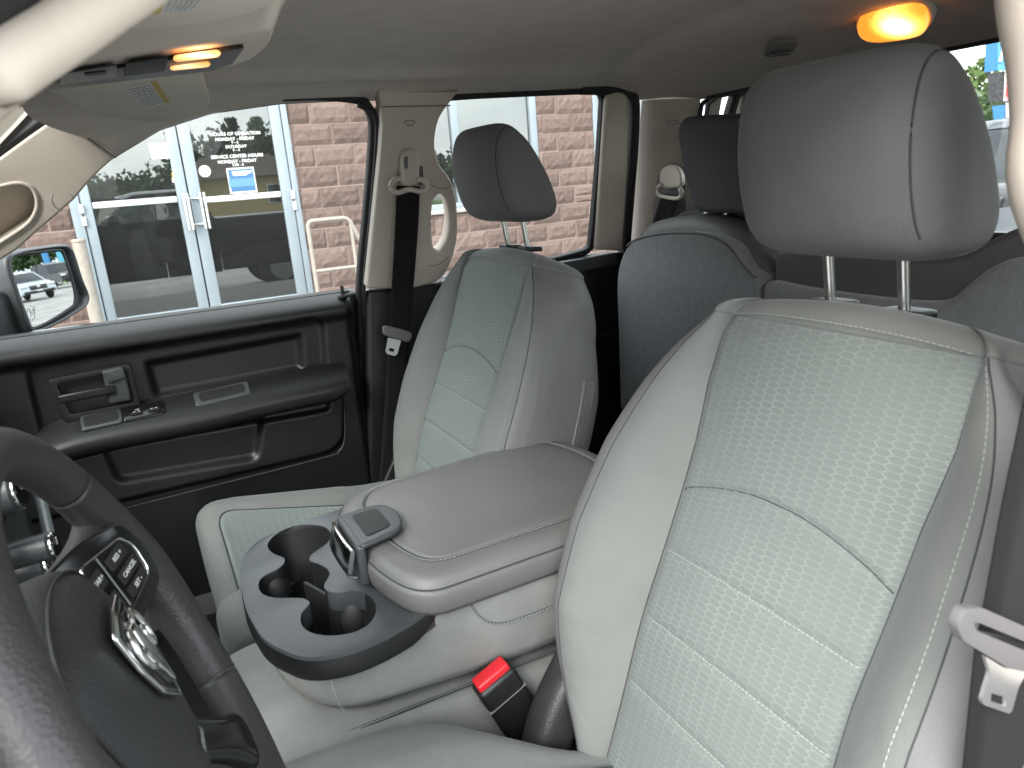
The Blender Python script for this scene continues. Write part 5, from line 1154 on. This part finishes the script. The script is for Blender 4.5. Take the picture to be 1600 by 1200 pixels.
# door frame
dm = [X(u) for u in (127, 145, 161, 295, 311.5, 314, 332, 455, 471, 481)]
wbox('door_jamb', dm[0], dm[1]-.008, WY-.03, WY+.10, FLZ, top_z, 'frame_alu', SH); wbox('door_jamb', dm[8]+.008, dm[9], WY-.03, WY+.10, FLZ, top_z, 'frame_alu', SH)
wbox('door_header', dm[1], dm[8], WY-.03, WY+.10, 2.95, 3.10, 'frame_alu', SH)
def shop_door(label, x0, x1, s0, s1, handle_x, side):
    t = thing('shop_door', label, 'door', 'pair of glass shop doors')
    y0, y1 = WY-.015, WY+.035; zb, zt_ = FLZ+.012, 2.94
    wbox('stile', x0, s0, y0, y1, zb, zt_, 'frame_alu', t); wbox('stile', s1, x1, y0, y1, zb, zt_, 'frame_alu', t)
    rail = float(Wp(200, 497)[2]); wbox('bottom_rail', s0, s1, y0+.002, y1-.002, zb, max(rail, zb+.08), 'frame_alu', t); wbox('top_rail', s0, s1, y0+.002, y1-.002, zt_-.12, zt_, 'frame_alu', t)
    mesh_obj('glass', [(s0-.01, WY+.012, zb+.05), (s1+.01, WY+.012, zb+.05), (s1+.01, WY+.012, zt_-.06), (s0-.01, WY+.012, zt_-.06)], [(0, 1, 2, 3)], 'store_glass', t, 0)
    zpb = float(Wp(215, 316)[2]) if side < 0 else float(Wp(390, 307)[2])
    wbox('push_bar', s0+.004, s1-.004, WY-.002, WY+.030, zpb-.028, zpb+.028, 'white_paint', t, .008)
    zc = float(Wp(308, 330)[2])
    for dx in (0, .035):
        cyl('pull_handle', (handle_x+dx, WY-.075, zc-.17), (handle_x+dx, WY-.075, zc+.17), .012, 'handle_alu', t, 14, bev=.003)
    for dz in (-.12, .12): cyl('handle_standoff', (handle_x+.035*(1 if side < 0 else 0), WY-.07, zc+dz), (handle_x+(.09 if side < 0 else -.07), WY-.02, zc+dz), .011, 'handle_alu', t, 10)
    hz = float(Wp(134, 336)[2]) if side < 0 else float(Wp(457, 313)[2]); hx = x0-.004 if side < 0 else x1+.004
    for dz in (-.055, 0.055): cyl('hinge', (hx, WY-.03, hz+dz-.04), (hx, WY-.03, hz+dz+.04), .020, 'white_paint', t, 12, bev=.004)
    return t
d1_ = shop_door('left-hand glass shop door with grey aluminium frame and paper notice', dm[1], dm[4], dm[2], dm[3], X(290, 330), -1)
d2_ = shop_door('glass shop door lettered with opening hours above a blue poster', dm[5], dm[8], dm[6], dm[7], X(316, 330), 1)
gy = WY+.004
for s, u, v, sz in (('HOURS OF OPERATION', 368, 209, .060), ('MONDAY - FRIDAY', 367, 217, .058), ('9 - 6', 367, 222.5, .048), ('SATURDAY', 369, 229, .054), ('9 - 4', 369, 234.5, .048), ('SERVICE CENTER HOURS', 371, 244, .060), ('MONDAY - FRIDAY', 371, 252, .058), ('7:30 - 6', 372, 257.5, .048)):
    p = Wp(u, v, gy); text('lettering', s, 'white_print', d2_, p, (1, 0, 0), (0, 0, 1), sz*.72)
def flatp(name, pts_, mt, par, y=gy, th=.003): return prism(name, [Wp(u, v, y) for u, v in pts_], (0, th, 0), mt, par)
def rectp(name, u0, v0, u1, v1, mt, par, y=gy):
    a, b = Wp(u0, v0, y), Wp(u1, v1, y); return wbox(name, a[0], b[0], y, y+.003, b[2], a[2], mt, par, 0)
po = rectp('poster_border', 353, 263, 402.5, 300, 'paper', d2_); pb_ = rectp('poster', 356, 265.5, 400, 297, 'poster_blue', d2_, gy-.003); rectp('poster_band', 357, 280, 399, 290, 'poster_light', d2_, gy-.005)
for i in range(3): rectp('poster_line', 362+i, 268+i*2.2, 394-i*4, 269+i*2.2, 'sign_white', d2_, gy-.0045)
c = Wp(320, 267.5, gy); cyl('round_sticker', (c[0], gy-.002, c[2]), (c[0], gy+.002, c[2]), .054, 'paper', d2_, 28)
rectp('paper_notice', 232, 224, 270, 247, 'paper', d1_, gy); 
for i in range(3): rectp('decal', 268, 261+i*8.5, 277, 268+i*8.5, ('ink', 'label_yellow', 'paper')[i], d1_, gy-.002)
# handrail on the walk
HR = thing('handrail', 'beige painted pipe handrail standing in front of the block wall', 'handrail'); hy = 6.45
q = lambda u, v: Wp(u, v, hy)
zt2 = q(490, 345)[2]; xa_, xb_, xc_ = q(488, 400)[0], q(549, 380)[0], q(610, 380)[0]
tube('top_rail', fillet([(xa_, hy, FLZ), (xa_, hy, zt2), (xb_, hy, zt2), (xb_+.22, hy, zt2-.55), (xb_+.22, hy, FLZ)], .06), .021, 'rail_paint', HR, 12, up=(0, 1, 0))
tube('mid_rail', [(xa_, hy, zt2-.48), (xb_+.16, hy, zt2-.48)], .018, 'rail_paint', HR, 12)
tube('rail_post', [(xb_+.02, hy, FLZ), (xb_+.02, hy, zt2-.02)], .018, 'rail_paint', HR, 12, up=(0, 1, 0))
BO = thing('bollard', 'weathered cream post beside the shop door frame', 'post'); bx0 = Wp(137, 440, 6.6)
cyl('post_shaft', (bx0[0], 6.6, FLZ), (bx0[0], 6.6, Wp(124, 374, 6.6)[2]), .055, 'rail_paint', BO, 18, bev=.012)
cyl('post_cap', (bx0[0], 6.6, Wp(124, 374, 6.6)[2]-.03), (bx0[0], 6.6, Wp(124, 374, 6.6)[2]+.004), .060, 'rail_paint', BO, 18, bev=.010)

# ------------------------------------------------------------------ trees and the house across the lot, mirrored in the shop glass
def tree(label, loc, h, r, kind, mt, n=900, leaf=.34, group='trees round the lot'):
    t = thing('tree', label, 'tree', group); loc = V3(*loc); rr = np.random.default_rng(int(abs(loc[0]*31+loc[1]*17)) % 9973)
    tp = [loc+V3(rr.normal(0, .06)*k, rr.normal(0, .06)*k, h*.9*k/6) for k in range(7)]
    sweep('trunk', tp, circle(1, 9), 'tree_bark', t, up=(0, 1, 0), scale=[.03*h*(1-.13*k) for k in range(7)], smooth=60)
    vs_, fs = [], []
    cl = []
    for _ in range(46 if kind == 'broad' else 70):
        if kind == 'broad':
            d = unit(rr.normal(0, 1, 3)); q = rr.random()**.4; cl.append((loc+V3(d[0]*r*q, d[1]*r*q, h*.62+d[2]*h*.36*q), r*rr.uniform(.18, .34)))
        else:
            z = rr.random()**1.3; a = rr.random()*2*PI; w = r*(1-z)*rr.uniform(.5, 1.05); cl.append((loc+V3(w*math.cos(a), w*math.sin(a), h*(.10+.9*z)), .12*r+.25*r*(1-z)))
    for c_, s in cl[:6]:
        sweep('limb', [loc+V3(0, 0, h*.35), (loc+V3(0, 0, h*.45)+c_)/2, c_], circle(1, 6), 'tree_bark', t, up=(0, 1, .1), scale=[.011*h, .007*h, .003*h], smooth=60)
    per = max(6, n//len(cl))
    for c_, s in cl:
        for _ in range(per):
            d = rr.normal(0, .55, 3)*s; 
            if kind != 'broad': d[2] *= .5
            p = c_+d; a, b = unit(rr.normal(0, 1, 3)), None; b = unit(np.cross(a, rr.normal(0, 1, 3))); L_ = leaf*rr.uniform(.6, 1.3); k = len(vs_)
            vs_ += [p-a*L_*.5, p+b*L_*.28, p+a*L_*.5, p-b*L_*.28]; fs.append((k, k+1, k+2, k+3))
    mesh_obj('crown', vs_, fs, mt, t, 0); return t
def in_shop(u, v, Y):
    """point at depth Y on the camera side that the shop glass mirrors at photo position (u, v)"""
    p = Wp(u, v, WY+.012); d = ray(u, v); d = V3(d[0], -d[1], d[2]); return p+d*((Y-p[1])/d[1])
def reftree(label, u, vtop, Y, r, kind, mt, **k):
    p = in_shop(u, vtop, Y); tree(label, (p[0], p[1], 0), p[2], r, kind, mt, **k)
reftree('tall spruce mirrored above the lettering on the shop door', 398, 182, -40, 2.3, 'conifer', 'leaf_dark', n=2600, leaf=.42)
reftree('second spruce mirrored beside the lettering on the shop door', 360, 187, -41, 2.0, 'conifer', 'leaf_dark', n=2400, leaf=.42)
reftree('broad tree mirrored behind the house roof in the shop door', 325, 205, -44, 3.6, 'broad', 'leaf_dark', n=2600, leaf=.5)
reftree('leafy tree mirrored at the hinge side of the lettered door', 432, 205, -43, 3.2, 'broad', 'leaf_dark', n=2400, leaf=.5)
reftree('low tree mirrored at the outer edge of the left shop door', 165, 282, -46, 4.0, 'broad', 'leaf_dark', n=2200, leaf=.5)
reftree('round tree mirrored low in the left shop door', 205, 292, -50, 4.0, 'broad', 'leaf_dark', n=2200, leaf=.5)
reftree('slim tree mirrored in the left shop door near the handles', 262, 274, -45, 2.8, 'broad', 'leaf_dark', n=2000, leaf=.45)
reftree('dark tree mirrored in the shop window behind the pillar', 690, 238, -48, 4.0, 'broad', 'leaf_dark', n=2000, leaf=.5)
reftree('distant tree mirrored in the far shop window', 935, 240, -52, 4.0, 'broad', 'leaf_dark', n=1600, leaf=.5)
HO = thing('house', 'tan stucco house with brown roof mirrored in the lettered shop door', 'house')
a, b = in_shop(300, 279, -32), in_shop(470, 279, -32); zr = in_shop(380, 258, -36)[2]; hx0, hx1, he = a[0], b[0], a[2]
wbox('wall', hx0, hx1, -40, -32, 0, he, 'house_tan', HO, .02)
mesh_obj('roof', [(hx0-.5, -31.4, he-.1), (hx1+.5, -31.4, he-.1), (hx1-1, -36, zr+.6), (hx0+1, -36, zr+.6), (hx1+.5, -40.6, he-.1), (hx0-.5, -40.6, he-.1)], [(0, 1, 2, 3), (3, 2, 4, 5), (1, 4, 2), (0, 3, 5), (0, 5, 4, 1)], 'roof_brown', HO, 0)
for k in range(3):
    p = in_shop(425+k*11, 287, -32); w = wbox('window', p[0]-.35, p[0]+.35, -32.0+.0, -31.94, p[2]-1.1, p[2], 'white_paint', HO, .01); wbox('pane', p[0]-.28, p[0]+.28, -31.945, -31.925, p[2]-1.03, p[2]-.07, 'car_glass', w, 0)

# ------------------------------------------------------------------ parked cars
def car(name, label, cat, loc, rz, paint, kind):
    t = thing(name, label, cat, 'cars parked behind the truck'); R_ = Matrix.Rotation(rz, 3, 'Z'); L0 = Vector(loc)
    tr = lambda x, y, z: np.array(L0+R_@Vector((x, y, z)))
    if kind == 'car': body = [(-2.2, .35), (-2.25, .75), (-2.1, .98), (-1.1, 1.05), (1.0, 1.02), (1.75, .95), (2.2, .72), (2.25, .38)]; cab_ = [(-2.0, .98), (-1.55, 1.48), (-.9, 1.60), (.1, 1.58), (.55, 1.46), (1.25, .98)]; w = .88
    elif kind == 'suv': body = [(-2.3, .4), (-2.35, .85), (-2.25, 1.08), (-1.1, 1.10), (1.0, 1.10), (1.9, 1.02), (2.3, .82), (2.32, .42)]; cab_ = [(-2.2, 1.05), (-1.95, 1.62), (-1.2, 1.74), (.1, 1.70), (.5, 1.58), (1.15, 1.05)]; w = .92
    else: body = [(-2.8, .5), (-2.85, 1.1), (-.75, 1.15), (1.0, 1.15), (2.4, 1.12), (2.75, .95), (2.75, .5)]; cab_ = [(-.80, 1.10), (-.72, 1.80), (-.4, 1.90), (.6, 1.88), (.85, 1.76), (1.35, 1.10)]; w = .98
    def hull(nm, prof, w0, w1, mt, top):
        rings = []
        zs_ = [p[1] for p in prof]; z0, z1 = min(zs_), max(zs_)
        for y in (-1, -.96, -.8, 0, .8, .96, 1):
            k = w0 if abs(y) < .97 else w0*.985
            rings.append([tr(x*(1 if abs(y) < .9 else .985), y*(w0+(w1-w0)*(z-z0)/(z1-z0)), z-(0 if abs(y) < .9 else .02)) for x, z in fillet(prof, .10, 3)])
        return loft(nm, rings, mt, t, smooth=40)
    hull('body', body, w, w*.96, paint, 0); gh_ = hull('glasshouse', cab_, w*.92, w*.74, 'car_glass', 1)
    rp_ = [(x, z+.012) for x, z in cab_[1:-1]]; rings = [[tr(x, y*w*.75, z-.02*abs(y)) for x, z in rp_] for y in (-1, -.5, 0, .5, 1)]
    grid('roof', rings, paint, t, smooth=60)
    for y in (-1, 1):
        for (x0, z0), (x1, z1) in ((cab_[0], cab_[1]), (cab_[-1], cab_[-2]), ((cab_[0][0]*.1, 1.0), (cab_[0][0]*.1-.05, cab_[2][1]))):
            tube('roof_pillar', [tr(x0, y*w*.93, z0), tr(x1, y*w*.75, z1)], .035, paint, t, 6)
    for x in (-1.4, 1.4):
        for y in (-1, 1):
            wh = cyl('wheel', tr(x, y*(w-.16), .34), tr(x, y*(w+.02), .34), .34 if kind != 'pickup' else .40, 'tyre', t, 22, bev=.03); cyl('rim', tr(x, y*(w-.1), .34), tr(x, y*(w+.03), .34), .22, 'rim_alu', wh, 14)
    xf = body[-2][0] if kind != 'pickup' else 2.75
    bx2 = lambda nm, x, y, z, sx, sy, sz, mt: box(nm, tr(x, y, z), (sx, sy, sz), mt, t, .02, 2, R_)
    bx2('grille', xf-.02, 0, .68 if kind != 'pickup' else .86, .12, .85, .24, 'car_dark'); bx2('bumper', xf+.01, 0, .45, .16, 1.5, .14, 'tyre')
    for y in (-1, 1):
        bx2('headlight', xf-.08, y*(w-.20), .80 if kind != 'pickup' else .95, .20, .30, .12, 'head_lamp'); bx2('tail_light', body[0][0]+.02, y*(w-.14), .85, .10, .16, .22, 'sign_red')
    bx2('number_plate', xf+.07, 0, .50, .04, .34, .12, 'paper'); bx2('badge', xf+.045, 0, .72, .03, .16, .12, 'chrome')
    return t
def in_mirror(u, v, z=0.0):
    p, d = mirrored(u, v); return p+d*((z-p[2])/d[2]), d
def put(u, v, dist):
    p, d = mirrored(u, v); return V3(p[0]+d[0]*dist, p[1]+d[1]*dist, 0)
car('parked_car', 'silver hatchback facing forward, nearest car in the door mirror', 'car', put(36, 470, 46), PI-.35, 'car_silver', 'car')
car('parked_pickup', 'black pickup truck in the middle of the door mirror view', 'truck', put(84, 450, 62), PI-.5, 'car_dark', 'pickup')
car('parked_car', 'grey hatchback behind the black pickup at the mirror edge', 'car', put(107, 440, 72), PI/2-.5, 'car_grey', 'suv')
car('parked_car', 'white-roofed car half hidden behind the silver hatchback in the mirror', 'car', put(30, 440, 64), PI-.3, 'car_grey', 'car')
# fence and trees beyond the verge, seen in the mirror
FN = thing('fence', 'low tan board fence beyond the grass in the door mirror', 'fence')
fp = [put(u, 430, 104) for u in (-20, 75)]
for k in range(24):
    a = fp[0]+(fp[1]-fp[0])*k/24; b = fp[0]+(fp[1]-fp[0])*(k+.94)/24; mid = (a+b)/2; an = math.atan2((b-a)[1], (b-a)[0])
    box('fence_board', (mid[0], mid[1], .75), (float(np.linalg.norm(b-a)), .06, 1.5), 'fence_wood', FN, .01, 1, Matrix.Rotation(an, 3, 'Z'))
for i, (u, dist, h, r) in enumerate(((12, 112, 7.5, 4), (40, 118, 8.5, 4.6), (62, 110, 8, 4.2), (84, 122, 9, 5), (110, 116, 9.5, 5), (-15, 115, 8, 4.5))):
    p = put(u, 430, dist); tree(('first', 'second', 'third', 'fourth', 'fifth', 'sixth')[i]+' green tree from the pillar side along the mirror skyline', p, h, r, 'broad', 'leaf_light' if i % 2 else 'leaf_dark', n=1500, leaf=.7)
PY = thing('sign_pylon', 'blue roadside pylon sign reflected at the top of the door mirror', 'sign')
p = put(88, 430, 95); box('pylon_leg', (p[0], p[1]-.5, 2.2), (.5, .6, 4.4), 'sign_blue', PY, .05); box('pylon_leg', (p[0], p[1]+.9, 2.2), (.5, .6, 4.4), 'sign_teal', PY, .05); box('pylon_head', (p[0], p[1]+.2, 4.6), (.6, 2.4, .6), 'sign_blue', PY, .05)

# ------------------------------------------------------------------ behind the back window
RS = thing('roadside_sign', 'blue and red roadside sign boards outside the back window', 'sign'); SX = 16.0
def bq(name, pts_, mt, th=.15, x=SX): return prism(name, [on(u, v, 'x', x) for u, v in pts_], (th, 0, 0), mt, RS)
bq('blue_board', ((1540, 66), (1558, 66), (1558, 110), (1538, 113)), 'sign_blue'); bq('teal_board', ((1558.5, 66), (1640, 66), (1640, 110), (1558.5, 110)), 'sign_teal')
bq('slash', ((1566, 74), (1570, 74), (1565, 96), (1560, 96)), 'sign_white', .02, SX-.05)
bq('stone_panel', ((1543, 115), (1568, 112), (1568, 160), (1545, 160)), 'stone_dark', .3)
sb = bq('white_board', ((1570, 113), (1640, 113), (1640, 158), (1568, 158)), 'sign_white')
p = on(1578, 125, 'x', SX-.03); text('lettering', 'S', 'sign_red', RS, p, (0, -1, 0), (0, 0, 1), .28, depth=.01)
p = on(1581, 143, 'x', SX-.03); text('lettering', 'ES', 'sign_red', RS, p, (0, -1, 0), (0, 0, 1), .26, depth=.01)
bq('board_rule', ((1574, 153), (1600, 151), (1600, 154), (1574, 156)), 'sign_red', .02, SX-.04)
bq('lower_blue_board', ((1550, 166), (1570, 164), (1569, 205), (1556, 208)), 'sign_blue'); bq('post', ((1571, 160), (1574, 160), (1575, 262), (1572, 262)), 'steel', .08)
bq('post', ((1562, 208), (1565, 208), (1566, 262), (1563, 262)), 'steel', .08)
for i, (u, vtop, x, r, m_) in enumerate(((1520, 100, 40, 3.2, 'leaf_light'), (1590, 150, 38, 3.0, 'leaf_dark'), (1485, 120, 44, 3.2, 'leaf_light'), (1560, 130, 46, 3.4, 'leaf_dark'))):
    p = on(u, vtop, 'x', x); tree(('light green tree just past the headrest outside the back window', 'dark tree behind the sign boards outside the back window', 'light green tree hidden mostly by the headrest', 'dark tree between the blue boards outside the back window')[i], (p[0], p[1], 0), p[2], r, 'broad', m_, n=1500, leaf=.45)
p = on(1585, 262, 'x', 11.0)
car('parked_pickup', 'dark pickup with red stripe parked outside the back window', 'truck', (11.5, p[1]-.3, 0), PI+.15, 'car_dark', 'pickup')
